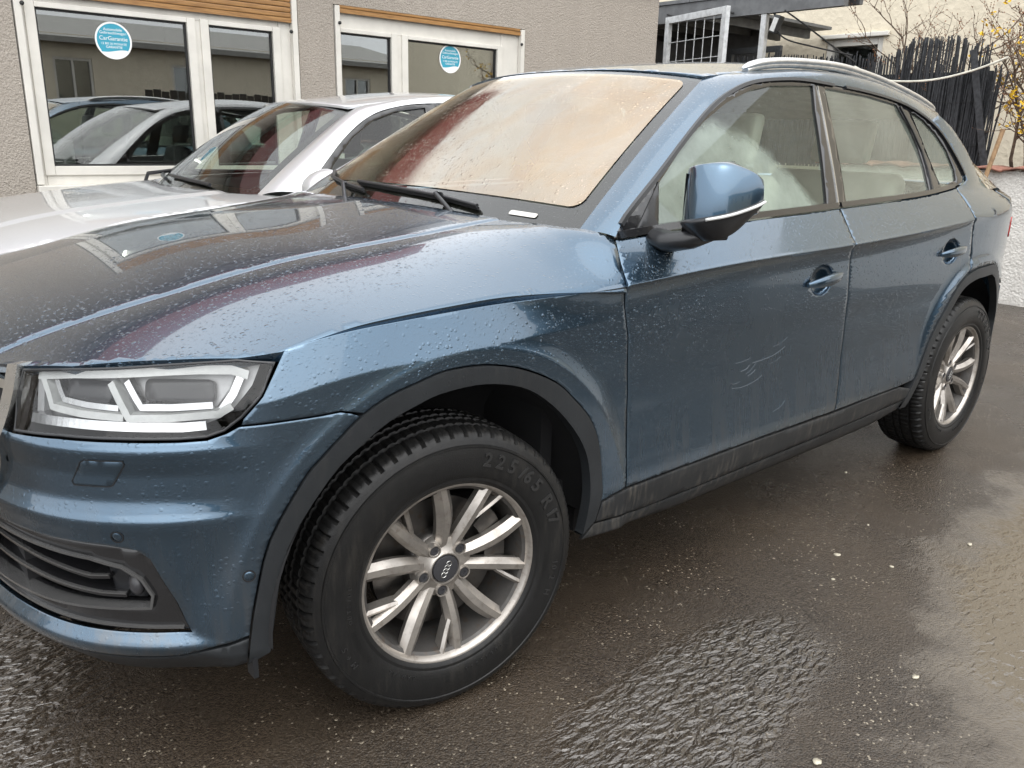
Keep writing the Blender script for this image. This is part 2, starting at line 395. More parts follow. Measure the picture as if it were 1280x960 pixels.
# ---------------------------------------------------------------- material helpers
class NT:
    def __init__(s, name):
        s.m = bpy.data.materials.new(name); s.m.use_nodes = True; s.t = s.m.node_tree; s.t.nodes.clear()
        s.out = s.n('ShaderNodeOutputMaterial')
    def n(s, kind, **kw):
        x = s.t.nodes.new(kind)
        for k, v in kw.items(): setattr(x, k, v)
        return x
    def l(s, a, b): s.t.links.new(a, b)
    def val(s, sock, v):
        if hasattr(v, 'node'): s.l(v, sock)
        else: sock.default_value = v
    def math(s, op, a, b=0.0, clamp=False):
        x = s.n('ShaderNodeMath', operation=op, use_clamp=clamp); s.val(x.inputs[0], a); s.val(x.inputs[1], b); return x.outputs[0]
    def vmath(s, op, a, b):
        x = s.n('ShaderNodeVectorMath', operation=op); s.val(x.inputs[0], a); s.val(x.inputs[1], b); return x.outputs[0]
    def coord(s, kind='Object'):
        return s.n('ShaderNodeTexCoord').outputs[kind]
    def geo(s): return s.n('ShaderNodeNewGeometry').outputs['Position']
    def sep(s, v):
        x = s.n('ShaderNodeSeparateXYZ'); s.l(v, x.inputs[0]); return x.outputs
    def noise(s, v, scale, detail=4, rough=.5, out='Fac', dist=0.0):
        x = s.n('ShaderNodeTexNoise'); s.l(v, x.inputs['Vector']); x.inputs['Scale'].default_value = scale; x.inputs['Detail'].default_value = detail; x.inputs['Roughness'].default_value = rough; x.inputs['Distortion'].default_value = dist
        return x.outputs[out]
    def voro(s, v, scale, feature='F1', rnd=1.0):
        x = s.n('ShaderNodeTexVoronoi', feature=feature); s.l(v, x.inputs['Vector']); x.inputs['Scale'].default_value = scale; x.inputs['Randomness'].default_value = rnd; return x
    def ramp(s, f, stops, interp='LINEAR'):
        x = s.n('ShaderNodeValToRGB'); s.l(f, x.inputs[0]); x.color_ramp.interpolation = interp; el = x.color_ramp.elements
        while len(el) < len(stops): el.new(.5)
        for e, (p, c) in zip(el, stops):
            e.position = p; e.color = (c, c, c, 1) if not hasattr(c, '__len__') else (*c, 1)
        return x.outputs[0]
    def mixc(s, f, a, b, blend='MIX'):
        x = s.n('ShaderNodeMix', data_type='RGBA', blend_type=blend); s.val(x.inputs[0], f)
        for i, c in ((6, a), (7, b)):
            if hasattr(c, 'node'): s.l(c, x.inputs[i])
            else: x.inputs[i].default_value = (*c, 1)
        return x.outputs[2]
    def mapr(s, f, a, b, c=0.0, d=1.0, smooth=True):
        x = s.n('ShaderNodeMapRange', interpolation_type='SMOOTHSTEP' if smooth else 'LINEAR'); s.l(f, x.inputs[0])
        for i, v in enumerate((a, b, c, d)): x.inputs[i+1].default_value = v
        return x.outputs[0]
    def bump(s, h, strength=.5, dist=.01, normal=None):
        x = s.n('ShaderNodeBump'); s.l(h, x.inputs['Height']); x.inputs['Strength'].default_value = strength; x.inputs['Distance'].default_value = dist
        if normal is not None: s.l(normal, x.inputs['Normal'])
        return x.outputs[0]
    def bsdf(s, color=(.5, .5, .5), rough=.5, metal=0.0, normal=None, **kw):
        p = s.n('ShaderNodeBsdfPrincipled')
        if hasattr(color, 'node'): s.l(color, p.inputs['Base Color'])
        else: p.inputs['Base Color'].default_value = (*color, 1)
        s.val(p.inputs['Roughness'], rough); s.val(p.inputs['Metallic'], metal)
        if normal is not None: s.l(normal, p.inputs['Normal'])
        for k, v in kw.items():
            i = p.inputs[k.replace('_', ' ')]
            if hasattr(v, 'node'): s.l(v, i)
            elif hasattr(v, '__len__'): i.default_value = (*v, 1) if len(v) == 3 else v
            else: i.default_value = v
        return p
    def end(s, sh):
        s.l(sh.outputs[0] if hasattr(sh, 'outputs') else sh, s.out.inputs['Surface']); return s.m
# ---------------------------------------------------------------- materials
def drops(k, v, scale=95.0, keep=.35, rmin=.10, rmax=.42):
    w = k.voro(v, scale); r = k.n('ShaderNodeSeparateColor'); k.l(w.outputs['Color'], r.inputs[0])
    rad = k.mapr(r.outputs[0], keep, 1.0, rmin, rmax, False)
    on = k.math('GREATER_THAN', r.outputs[0], keep)
    t = k.math('DIVIDE', w.outputs['Distance'], rad)
    dome = k.math('SQRT', k.math('MAXIMUM', k.math('SUBTRACT', 1.0, k.math('MULTIPLY', t, t)), 0.0))
    return k.math('MULTIPLY', dome, k.math('MULTIPLY', rad, on))
def paint_mat(name, col, metal=.93, rough=.25, drop=.7, dirt=True, scale=95.0):
    k = NT(name); v = k.geo()
    d1 = drops(k, v, scale); d2 = drops(k, v, scale*2.3, .45)
    h = k.math('ADD', k.math('MULTIPLY', d1, 1.0), k.math('MULTIPLY', d2, .45))
    dens = k.mapr(k.noise(v, 2.2, 3, .6), .35, .62, .25, 1.0)
    if dirt:
        dens = k.math('MULTIPLY', dens, k.mapr(k.sep(v)[2], .70, .92, .35, 1.0))
    nrm = k.bump(k.math('MULTIPLY', h, dens), drop, .004)
    fl = k.noise(v, 900, 1, .5)
    c = k.mixc(k.mapr(fl, .3, .7, .0, .35), col, tuple(min(1, x*1.35) for x in col))
    r = rough; cr = .03
    if dirt:
        x, y, z = k.sep(v)
        low = k.mapr(z, .75, .34, 0, 1)
        mp = k.n('ShaderNodeMapping'); k.l(v, mp.inputs[0]); mp.inputs['Scale'].default_value = (26, 26, 3.0)
        st = k.mapr(k.noise(mp.outputs[0], 1.0, 5, .65), .42, .72)
        f = k.math('MULTIPLY', k.math('MULTIPLY', low, st), .42)
        haze = k.math('MULTIPLY', k.mapr(k.noise(v, 3, 4, .6), .3, .8, 0, .10), 1.0)
        f = k.math('ADD', f, haze, True)
        c = k.mixc(f, c, (.16, .15, .135))
        r = k.math('ADD', k.math('MULTIPLY', f, .35), rough)
        cr = k.math('ADD', k.math('MULTIPLY', f, .5), .025)
    p = k.bsdf(c, r, metal, nrm, Coat_Weight=1.0, Coat_Roughness=cr, Coat_IOR=1.6)
    k.l(nrm, p.inputs['Coat Normal'])
    return k.end(p)
def plastic_mat(name, col, rough=.55, dirt=0.0, bump=.15, coat=0.0, drop=0.0, spec=.5):
    k = NT(name); v = k.geo()
    n = k.noise(v, 320, 2, .6); h = n
    nrm = k.bump(h, bump, .001)
    if drop: nrm = k.bump(drops(k, v, 110), drop, .003, nrm)
    c = k.mixc(k.mapr(k.noise(v, 9, 4, .6), .3, .75), col, tuple(x*1.25 for x in col))
    if dirt:
        mp = k.n('ShaderNodeMapping'); k.l(v, mp.inputs[0]); mp.inputs['Scale'].default_value = (14, 14, 42)
        mp.inputs['Rotation'].default_value = (0, .5, 0); mp.inputs['Scale'].default_value = (70, 70, 9)
        f = k.math('MULTIPLY', k.mapr(k.noise(mp.outputs[0], 1.0, 4, .6), .45, .75), k.mapr(k.noise(v, 5, 4, .6), .35, .65))
        c = k.mixc(k.math('MULTIPLY', f, dirt), c, (.14, .125, .105))
    p = k.bsdf(c, rough, 0, nrm, Coat_Weight=coat, Coat_Roughness=.05, Specular_IOR_Level=spec)
    return k.end(p)
def metal_mat(name, col, rough=.3, metal=1.0, grime=.0):
    k = NT(name); v = k.coord('Object')
    n = k.noise(v, 14, 6, .65)
    c = k.mixc(k.mapr(n, .35, .7, 0, 1), col, tuple(x*.72 for x in col))
    if grime:
        g = k.mapr(k.noise(v, 45, 5, .7), .52, .68, 0, grime); c = k.mixc(g, c, (.10, .065, .04))
    r = k.mapr(n, .3, .7, rough*.8, rough*1.3)
    return k.end(k.bsdf(c, r, metal, k.bump(k.noise(v, 260, 3, .6), .06, .001)))
def simple(name, col, rough=.5, metal=0.0, var=.15, scale=12, bump=.0, bscale=200, **kw):
    k = NT(name); v = k.coord('Object')
    c = k.mixc(k.mapr(k.noise(v, scale, 4, .6), .3, .7), tuple(x*(1-var) for x in col), tuple(min(1, x*(1+var)) for x in col))
    nrm = k.bump(k.noise(v, bscale, 3, .6), bump, .003) if bump else None
    return k.end(k.bsdf(c, rough, metal, nrm, **kw))
def glass_mat(name, tint=(.78, .86, .80), refl=1.0, fog=0.0, fogcol=(.55, .62, .57), drop=.35, fogfn=None, ior=1.5, gcol=(1, 1, 1), dscale=90.0, rough=.012):
    k = NT(name); v = k.geo()
    nrm = k.bump(k.math('ADD', drops(k, v, dscale, .45), k.math('MULTIPLY', drops(k, v, dscale*2.1, .5), .5)), drop, .003)
    tr = k.n('ShaderNodeBsdfTransparent'); tr.inputs[0].default_value = (*tint, 1)
    gl = k.n('ShaderNodeBsdfGlossy'); gl.inputs['Color'].default_value = (*gcol, 1); gl.inputs['Roughness'].default_value = rough; k.l(nrm, gl.inputs['Normal'])
    fr = k.n('ShaderNodeFresnel'); fr.inputs['IOR'].default_value = ior; k.l(nrm, fr.inputs['Normal'])
    base = tr.outputs[0]
    if fog:
        df = k.n('ShaderNodeBsdfDiffuse'); df.inputs[0].default_value = (*fogcol, 1)
        tl = k.n('ShaderNodeBsdfTranslucent'); tl.inputs[0].default_value = (*fogcol, 1)
        mm = k.n('ShaderNodeMixShader'); mm.inputs[0].default_value = .35; k.l(df.outputs[0], mm.inputs[1]); k.l(tl.outputs[0], mm.inputs[2])
        n = k.mapr(k.noise(v, 5, 5, .6), .25, .7, .55, 1.0)
        f = k.math('MULTIPLY', n, fog)
        if fogfn: f = k.math('MULTIPLY', f, fogfn(k, v))
        mx = k.n('ShaderNodeMixShader'); k.l(f, mx.inputs[0]); k.l(base, mx.inputs[1]); k.l(mm.outputs[0], mx.inputs[2]); base = mx.outputs[0]
    m2 = k.n('ShaderNodeMixShader'); k.l(k.math('MULTIPLY', fr.outputs[0], refl, True), m2.inputs[0]); k.l(base, m2.inputs[1]); k.l(gl.outputs[0], m2.inputs[2])
    return k.end(m2)

BLUE = (.056, .104, .156)
M = {}
M['paint'] = paint_mat('blue metallic paint with rain', BLUE)
M['hoodpaint'] = paint_mat('blue metallic paint running wet', BLUE, drop=.9, dirt=False, scale=85.0)
M['mirrorpaint'] = paint_mat('blue metallic paint', BLUE, drop=.0, dirt=False)
M['clad'] = plastic_mat('grey moulded plastic', (.017, .019, .021), .40, dirt=.05, drop=.25, spec=.35)
M['sill'] = plastic_mat('grey moulded plastic with road dirt', (.018, .019, .020), .45, dirt=.45, spec=.3)
M['black'] = plastic_mat('satin black plastic', (.014, .015, .017), .32, drop=.2)
M['gloss'] = plastic_mat('gloss black trim', (.012, .012, .013), .12, bump=.02, coat=.6, drop=.2)
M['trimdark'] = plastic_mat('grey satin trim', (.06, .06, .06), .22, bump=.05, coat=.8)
M['frit'] = plastic_mat('black ceramic glass border', (.028, .025, .022), .2, bump=.0)
M['seam'] = simple('dark gap rubber', (.006, .006, .007), .8)
M['chrome'] = metal_mat('satin trim metal', (.62, .62, .60), .22)
M['rail'] = metal_mat('brushed roof rail metal', (.80, .80, .79), .35)
M['rim'] = metal_mat('dusty silver wheel alloy', (.44, .41, .375), .34, .8, grime=.35)
M['rimdark'] = metal_mat('grimy wheel barrel', (.10, .095, .09), .5, .6, grime=.5)
M['disc'] = metal_mat('steel brake disc', (.13, .125, .12), .4, 1.0, grime=.4)
M['tyre'] = plastic_mat('wet black rubber', (.010, .010, .010), .36, dirt=.10, bump=.5, spec=.28)
M['letters'] = plastic_mat('raised rubber lettering', (.020, .020, .020), .30, bump=.1)
M['cap'] = plastic_mat('dark hub cap plastic', (.03, .03, .033), .3, bump=.0)
M['under'] = simple('dark underbody', (.008, .008, .009), .9)
M['silver'] = paint_mat('silver metallic paint with rain', (.54, .55, .56), .5, .35, drop=.3, dirt=False)
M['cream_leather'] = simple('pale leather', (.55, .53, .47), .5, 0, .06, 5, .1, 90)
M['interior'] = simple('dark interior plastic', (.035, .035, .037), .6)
M['headliner'] = simple('pale headliner cloth', (.45, .44, .41), .9)
M['glass'] = glass_mat('tinted window glass')
def fogF(k, v):
    x, y, z = k.sep(v)
    w = k.math('ADD', z, k.math('MULTIPLY', k.math('SUBTRACT', k.noise(v, 14, 6, .7), .5), .09))
    # breath haze: thick below an arch that drops towards the rear of the pane
    xx = k.math('SUBTRACT', x, 1.05); arch = k.math('SUBTRACT', 1.40, k.math('MULTIPLY', k.math('MULTIPLY', xx, xx), .95))
    return k.mapr(k.math('SUBTRACT', w, arch), .02, -.045, .12, 1.0)
def fogR(k, v):
    x, y, z = k.sep(v)
    e = k.math('SUBTRACT', z, k.math('ADD', 1.20, k.math('MULTIPLY', k.math('SUBTRACT', x, 1.72), .19)))
    return k.mapr(e, -.012, .02, .12, 1.0)
M['glassF'] = glass_mat('misted door glass', fog=.60, fogfn=fogF, fogcol=(.50, .60, .52), refl=1.0)
M['glassR'] = glass_mat('lightly misted door glass', fog=.30, fogcol=(.50, .56, .48), refl=1.3)
M['wind'] = glass_mat('windscreen glass', tint=(.70, .76, .70), refl=1.7, drop=.25)
k = NT('heat reflecting copper tinted coating'); v = k.geo()
mp = k.n('ShaderNodeMapping'); k.l(v, mp.inputs[0]); mp.inputs['Rotation'].default_value = (0, .55, .35); mp.inputs['Scale'].default_value = (1.2, 4.5, 5.0)
st = k.noise(mp.outputs[0], 1.6, 5, .6, dist=.8); bl = k.noise(v, 2.4, 3, .5)
x, y, z = k.sep(v)
warm = k.math('ADD', k.math('MULTIPLY', k.mapr(st, .3, .7), .45), k.math('MULTIPLY', k.mapr(k.math('ADD', k.math('MULTIPLY', y, -1.0), k.math('MULTIPLY', bl, .5)), .2, .75), .55), True)
gc = k.mixc(warm, (1.0, .95, .86), (1.0, .80, .60))
dn = k.mapr(k.noise(v, 3.5, 4, .65), .38, .62, .1, 1.0)
nrm = k.bump(k.math('MULTIPLY', k.math('ADD', drops(k, v, 75.0, .40), k.math('MULTIPLY', drops(k, v, 160.0, .45), .5)), dn), 1.3, .004)
gl = k.n('ShaderNodeBsdfGlossy'); k.l(gc, gl.inputs[0]); k.l(k.mapr(st, .3, .7, .03, .16), gl.inputs['Roughness']); k.l(nrm, gl.inputs['Normal'])
tr = k.n('ShaderNodeBsdfTransparent'); tr.inputs[0].default_value = (.74, .70, .60, 1)
fr = k.n('ShaderNodeFresnel'); fr.inputs['IOR'].default_value = 5.0; k.l(nrm, fr.inputs['Normal'])
m2 = k.n('ShaderNodeMixShader'); k.l(k.math('MULTIPLY', fr.outputs[0], k.mapr(bl, .3, .7, .88, 1.1), True), m2.inputs[0]); k.l(tr.outputs[0], m2.inputs[1]); k.l(gl.outputs[0], m2.inputs[2])
M['coating'] = k.end(m2)
M['yellowcard'] = simple('yellow card', (.85, .62, .05), .6, 0, .05)
M['lens'] = glass_mat('clear lamp lens', tint=(.96, .97, .97), refl=.9, drop=.25)
M['lampchrome'] = metal_mat('lamp reflector chrome', (.62, .62, .62), .22)
M['lampwhite'] = simple('frosted light guide', (.58, .59, .58), .3, 0, .10, 25, Coat_Weight=.5)
M['lampgrey'] = simple('grey lamp housing', (.42, .42, .425), .35, .3)
M['red'] = simple('red lamp plastic', (.45, .02, .015), .2, Coat_Weight=.8)
M['mirrorglass'] = metal_mat('mirror glass', (.85, .86, .87), .02)

def plaster(name, c0, c1, scale=55, strength=.7, stain=.25):
    k = NT(name); v = k.geo()
    n = k.noise(v, scale, 5, .7); w = k.voro(v, scale*1.4)
    h = k.math('ADD', n, k.math('MULTIPLY', w.outputs['Distance'], .5))
    mp = k.n('ShaderNodeMapping'); k.l(v, mp.inputs[0]); mp.inputs['Scale'].default_value = (3.5, 3.5, .5)
    st = k.mapr(k.noise(mp.outputs[0], 1.6, 6, .6), .4, .75, 0, stain)
    c = k.mixc(k.mapr(k.noise(v, 130, 3, .6), .3, .7), c0, c1); c = k.mixc(st, c, tuple(x*.55 for x in c0))
    return k.end(k.bsdf(c, .85, 0, k.bump(h, strength, .012)))
M['plaster'] = plaster('coarse grey beige render', (.30, .265, .225), (.40, .36, .315), 60, .75, .12)
M['cream'] = plaster('cream house render', (.62, .55, .42), (.72, .65, .52), 11, .8, .18)
M['whitewall'] = plaster('white rough cast wall', (.62, .60, .56), (.76, .74, .70), 34, .9, .25)
M['pvc'] = simple('white window profile', (.62, .60, .55), .35, 0, .06, 6, .05, 40)
M['wood'] = None
k = NT('varnished wood shutter'); v = k.geo(); mp = k.n('ShaderNodeMapping'); k.l(v, mp.inputs[0]); mp.inputs['Scale'].default_value = (2.5, 8, 30)
c = k.ramp(k.noise(mp.outputs[0], 3, 6, .65), [(.25, (.16, .075, .022)), (.55, (.33, .17, .055)), (.8, (.42, .24, .09))])
M['wood'] = k.end(k.bsdf(c, .45, 0, k.bump(k.noise(mp.outputs[0], 6, 4), .15, .003)))
M['winglass'] = glass_mat('house window glass', tint=(.72, .76, .74), refl=4.2, drop=0.0, rough=.004)
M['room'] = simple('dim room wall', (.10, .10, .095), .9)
M['redfascia'] = simple('red fascia boards', (.24, .045, .045), .5, 0, .15, 5)
M['concrete'] = plaster('weathered concrete', (.30, .29, .27), (.40, .39, .37), 40, .3, .3)
M['galv'] = metal_mat('galvanised steel', (.66, .68, .69), .5, .4)
M['darkmetal'] = metal_mat('dark painted steel', (.06, .065, .07), .5, .4)
M['reed'] = simple('black stained reed', (.028, .030, .034), .7, 0, .5, 30, .3, 80)
M['bark'] = simple('grey brown bark', (.12, .085, .06), .85, 0, .3, 30, .4, 90)
M['stick'] = simple('weathered wooden pole', (.30, .19, .10), .7, 0, .25, 20, .2, 60)
M['yellow'] = simple('yellow blossom', (.75, .50, .03), .6)
M['bud'] = simple('reddish leaf bud', (.25, .12, .06), .7)
M['rope'] = simple('off white cable', (.62, .60, .52), .6)
M['cable'] = simple('black cable', (.012, .012, .012), .6)
M['tile'] = simple('reddish clay coping tile', (.26, .12, .085), .7, 0, .3, 12, .2, 60)
M['darkroof'] = simple('dark corrugated sheet', (.13, .135, .14), .55, .2, .2, 8)
M['fenceboard'] = simple('dark stained timber', (.035, .028, .022), .7, 0, .4, 14, .3, 60)
M['petal'] = simple('pale fallen petal', (.46, .42, .33), .5, 0, .1, 60)
M['soil'] = simple('dark garden soil', (.04, .03, .022), .95, 0, .4, 9, .8, 30)
M['hedge'] = simple('evergreen leaves', (.03, .055, .02), .5, 0, .5, 8)
M['rooftile'] = simple('red roof tile', (.22, .06, .045), .7, 0, .25, 6)
M['sticker'] = simple('turquoise sticker print', (.03, .30, .42), .35, 0, .06, 3)
M['white'] = simple('white print', (.80, .80, .79), .4, 0, .04, 5)
M['paper'] = simple('paper', (.52, .51, .47), .7, 0, .05, 5)

# wet asphalt
k = NT('wet asphalt'); v = k.geo(); x, y, z = k.sep(v)
def puddle(cx, cy, rx, ry, ang=0.0):
    dx = k.math('SUBTRACT', x, cx); dy = k.math('SUBTRACT', y, cy); ca, sa = math.cos(ang), math.sin(ang)
    u = k.math('DIVIDE', k.math('ADD', k.math('MULTIPLY', dx, ca), k.math('MULTIPLY', dy, sa)), rx)
    w = k.math('DIVIDE', k.math('SUBTRACT', k.math('MULTIPLY', dy, ca), k.math('MULTIPLY', dx, sa)), ry)
    return k.math('SUBTRACT', 1.0, k.math('SQRT', k.math('ADD', k.math('MULTIPLY', u, u), k.math('MULTIPLY', w, w))))
pn = k.math('MULTIPLY', k.math('SUBTRACT', k.noise(v, 3.2, 5, .6), .5), .9)
pA = k.math("MAXIMUM", puddle(.50, -1.30, .55, .24, .0), puddle(-1.10, -.15, .50, .60, .3))
pB = k.math("MAXIMUM", puddle(2.15, -1.86, 1.55, .62, .10), puddle(6.2, -1.2, 1.6, .8, .1))
pm = k.mapr(k.math('ADD', k.math('MAXIMUM', pA, pB), pn), -.12, .42)
damp = k.mapr(k.noise(v, 1.1, 5, .62), .35, .65)
agg = k.voro(v, 210); fine = k.noise(v, 330, 3, .7); mid = k.noise(v, 60, 4, .65)
ar = k.n('ShaderNodeSeparateColor'); k.l(agg.outputs['Color'], ar.inputs[0])
c = k.mixc(ar.outputs[0], (.019, .0138, .0095), (.056, .043, .031))
c = k.mixc(k.math('MULTIPLY', k.mapr(ar.outputs[1], .972, .985), k.mapr(k.noise(v, 4, 4, .6), .40, .62)), c, (.30, .26, .20))
c = k.mixc(k.mapr(k.noise(v, .9, 5, .6), .42, .72, 0, .55), c, (.075, .056, .038))
c = k.mixc(k.math('MULTIPLY', pm, .55), c, (.040, .032, .024))
hs_ = k.math('ADD', k.math('MULTIPLY', agg.outputs['Distance'], -.8), k.math('ADD', k.math('MULTIPLY', fine, .5), k.math('MULTIPLY', mid, .9)))
mpr = k.n('ShaderNodeMapping'); k.l(v, mpr.inputs[0]); mpr.inputs['Rotation'].default_value = (0, 0, .72); mpr.inputs['Scale'].default_value = (.55, 1.35, 1)
rip = k.noise(mpr.outputs[0], 36, 2, .45, dist=.7); rip2 = k.noise(mpr.outputs[0], 110, 2, .5)
hr = k.math('ADD', k.math('MULTIPLY', rip, 1.0), k.math('MULTIPLY', rip2, .18))
nS = k.bump(hs_, .55, .006)
mud = k.mapr(k.math('ADD', pB, pn), -.02, .2)
c = k.mixc(k.math('MULTIPLY', mud, .6), c, (.105, .086, .064))
nP = k.bump(k.math('MULTIPLY', hr, k.math('SUBTRACT', 1.0, k.math('MULTIPLY', k.mapr(k.math('ADD', pB, pn), -.02, .14), .88))), .9, .032)
mixn = k.n('ShaderNodeMix', data_type='VECTOR'); k.l(pm, mixn.inputs[0]); k.l(nS, mixn.inputs[4]); k.l(nP, mixn.inputs[5])
r = k.mixc(pm, k.ramp(damp, [(0, .36), (1, .17)]), (.025, .025, .025))
p = k.bsdf(c, r, 0, mixn.outputs[1], Specular_IOR_Level=.5, Coat_Weight=pm, Coat_Roughness=.02)
k.l(mixn.outputs[1], p.inputs['Coat Normal'])
M['asphalt'] = k.end(p)
# ================================================================ setting
bm = bmesh.new(); bmesh.ops.create_grid(bm, x_segments=1, y_segments=1, size=120); ground = bm_obj('ground', bm, M['asphalt']); props(ground, kind='structure')
WY = 3.76
# ---- the rendered house with two white windows
house = empty('workshop_house', (2, WY, 0), 'grey beige rendered house with two white framed windows behind the cars', 'house')
house.location = (0, 0, 0)
OP = [(.19, 2.06, .90, 2.26), (2.355, 4.30, .96, 2.26)]
def rect(x0, x1, z0, z1): return [(x0, z0), (x1, z0), (x1, z1), (x0, z1)]
def wallfn(y): return lambda a, b: np.stack([a, np.full_like(np.asarray(a, float), y), b], -1)
panel('wall', rect(-9, 6.12, 0, 2.80), wallfn(WY), M['plaster'], house, step=1.2, gap=0, flange=.16, flip=-1 if surf_normal(wallfn(WY), np.array([0.]), np.array([0.]))[0][1] > 0 else 1, holes=[rect(*o) for o in OP], rnd=0.0)
bm = bmesh.new(); add_box(bm, (6.12+.005, WY+3.0, 1.40), (.01, 2.999, 1.40)); bm_obj('end_wall', bm, M['plaster'], house)
box_obj('flat_roof', (-9.1, WY-.06, 2.80), (6.20, WY+6.0, 2.90), M['concrete'], house)
box_obj('red_fascia', (-3.2, WY-.35, 2.903), (2.75, WY+.0, 3.42), M['redfascia'], house)
box_obj('upper_storey', (-3.1, WY+.003, 2.903), (2.70, WY+5.5, 3.40), M['plaster'], house)
def bar(bm, x0, x1, z0, z1, y0, y1, bev=.004): add_box(bm, ((x0+x1)/2, (y0+y1)/2, (z0+z1)/2), ((x1-x0)/2, (y1-y0)/2, (z1-z0)/2), None, bev)
def win(x0, x1, z0, z1, panes, shutter_z, sill):
    bm = bmesh.new(); Y0, Y1 = WY+.035, WY+.11
    e_ = .05; xa, xb = panes[0][0]-e_, panes[-1][1]+e_; zc, zd = panes[0][2]-e_, panes[0][3]+.02
    bar(bm, x0, xa, z0, z1, Y0, Y1); bar(bm, xb, x1, z0, z1, Y0, Y1); bar(bm, xa+.0005, xb-.0005, z0, zc, Y0, Y1); bar(bm, xa+.0005, xb-.0005, zd, z1, Y0+.004, Y1)
    bar(bm, panes[0][1]+e_, panes[1][0]-e_, zc+.0005, zd-.0005, Y0+.002, Y1)
    w = bm_obj('window', bm, M['pvc'], house)
    for (a, b, c, d) in panes:
        bm = bmesh.new(); e = .058; y0, y1 = WY+.022, WY+.085
        bar(bm, a-e, a, c-e, d+e*.55, y0, y1); bar(bm, b, b+e, c-e, d+e*.55, y0, y1); bar(bm, a+.0005, b-.0005, c-e, c, y0+.001, y1); bar(bm, a+.0005, b-.0005, d, d+e*.55, y0+.001, y1)
        bm_obj('sash', bm, M['pvc'], w)
        bm = bmesh.new(); g_ = .012
        for bx in ((a, a+g_, c, d), (b-g_, b, c, d), (a+g_, b-g_, c, c+g_), (a+g_, b-g_, d-g_, d)): bar(bm, *bx, WY+.044, WY+.060, 0)
        bm_obj('glazing_seal', bm, M['cable'], w)
        bm = bmesh.new(); bar(bm, a+.002, b-.002, c+.002, d-.002, WY+.056, WY+.062, 0); bm_obj('pane', bm, M['winglass'], w)
    if sill:
        bm = bmesh.new(); bar(bm, x0-.0, x1+.0, z0-.002, z0+.045, WY-.045, WY+.034, .006); bm_obj('sill', bm, M['pvc'], w)
    for gx in (x0+.004, x1-.046):
        bm = bmesh.new(); bar(bm, gx, gx+.042, z0+.05, z1-.002, WY-.012, WY+.033, .004); bm_obj('shutter_guide', bm, M['pvc'], w)
    r = box_obj('roller_shutter', (x0+.047, WY+.001, shutter_z), (x1-.047, WY+.020, shutter_z+.03), M['wood'], house)
    z = shutter_z+.033; i = 0
    while z < z1+.03:
        bm = bmesh.new(); bar(bm, x0+.047, x1-.047, z, z+.033, WY+.002, WY+.018, .007); bm_obj('slat', bm, M['wood'], r); z += .0355
    return w
w1 = win(.195, 2.055, .915, 2.255, [(.318, 1.244, 1.078, 2.022), (1.395, 1.868, 1.078, 2.022)], 2.092, True)
w2 = win(2.36, 4.295, .965, 2.255, [(2.428, 2.888, 1.10, 2.070), (3.048, 4.00, 1.10, 2.070)], 2.205, True)
for gx, gz in ((.245, 2.03), (1.995, 2.03), (2.40, 2.13), (4.25, 2.13)):
    bm = bmesh.new(); add_lathe(bm, [(.0, -.012), (.011, -.012), (.013, 0)], 14); o = bm_obj('shutter_stop', bm, M['cable'], house, True); o.location = (gx, WY-.013, gz)
# office behind the glass
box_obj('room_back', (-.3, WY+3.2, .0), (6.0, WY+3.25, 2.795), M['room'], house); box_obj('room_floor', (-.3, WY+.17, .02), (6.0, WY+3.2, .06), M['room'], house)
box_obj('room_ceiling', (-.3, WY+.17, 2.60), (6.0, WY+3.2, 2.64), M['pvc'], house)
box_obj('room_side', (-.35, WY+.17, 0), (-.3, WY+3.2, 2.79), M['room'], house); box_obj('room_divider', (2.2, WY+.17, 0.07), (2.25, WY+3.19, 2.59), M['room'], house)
k = NT('lit ceiling tube'); e = k.n('ShaderNodeEmission'); e.inputs[0].default_value = (1, .97, .9, 1); e.inputs[1].default_value = 6; M['tube'] = k.end(e)
lampA = props(tube_obj('ceiling_tube', [(.55, WY+1.6, 2.56), (.95, WY+2.9, 2.56)], .018, M['tube'], None, 8), 'lit fluorescent tube inside behind the large window pane', 'lamp')
def thing_box(name, lo, hi, mat, label, cat, bev=.01, group=None):
    return props(box_obj(name, lo, hi, mat, None, bev), label, cat, group)
desk = empty('desk', (0, 0, 0), 'office desk just inside the large window', 'desk')
box_obj('desk_top', (.35, WY+.22, 1.00), (1.9, WY+.85, 1.03), M['wood'], desk, .005)
for xx in (.40, 1.85):
    for yy in (.27, .80): box_obj('leg', (xx-.02, WY+yy-.02, .06), (xx+.02, WY+yy+.02, 1.0), M['darkmetal'], desk)
thing_box('paper_tray', (.36, WY+.24, 1.031), (.50, WY+.40, 1.24), M['paper'], 'white paper holder standing on the desk behind the window', 'paper holder')
bm = bmesh.new(); add_box(bm, (.90, WY+.95, 1.26), (.17, .03, .26), Matrix.Rotation(.15, 3, 'X'), .03); ch = bm_obj('office_chair', bm, M['cable'], None); props(ch, 'dark office chair back behind the desk', 'chair')
box_obj('chair_stem', (.88, WY+.98, .10), (.92, WY+1.02, 1.0), M['darkmetal'], ch); 
mon = thing_box('monitor', (1.22, WY+.40, 1.06), (1.66, WY+.44, 1.42), M['cable'], 'dark computer monitor standing on the desk at the right of the large pane', 'monitor')
box_obj('monitor_stand', (1.40, WY+.405, 1.031), (1.48, WY+.435, 1.0599), M['cable'], mon)
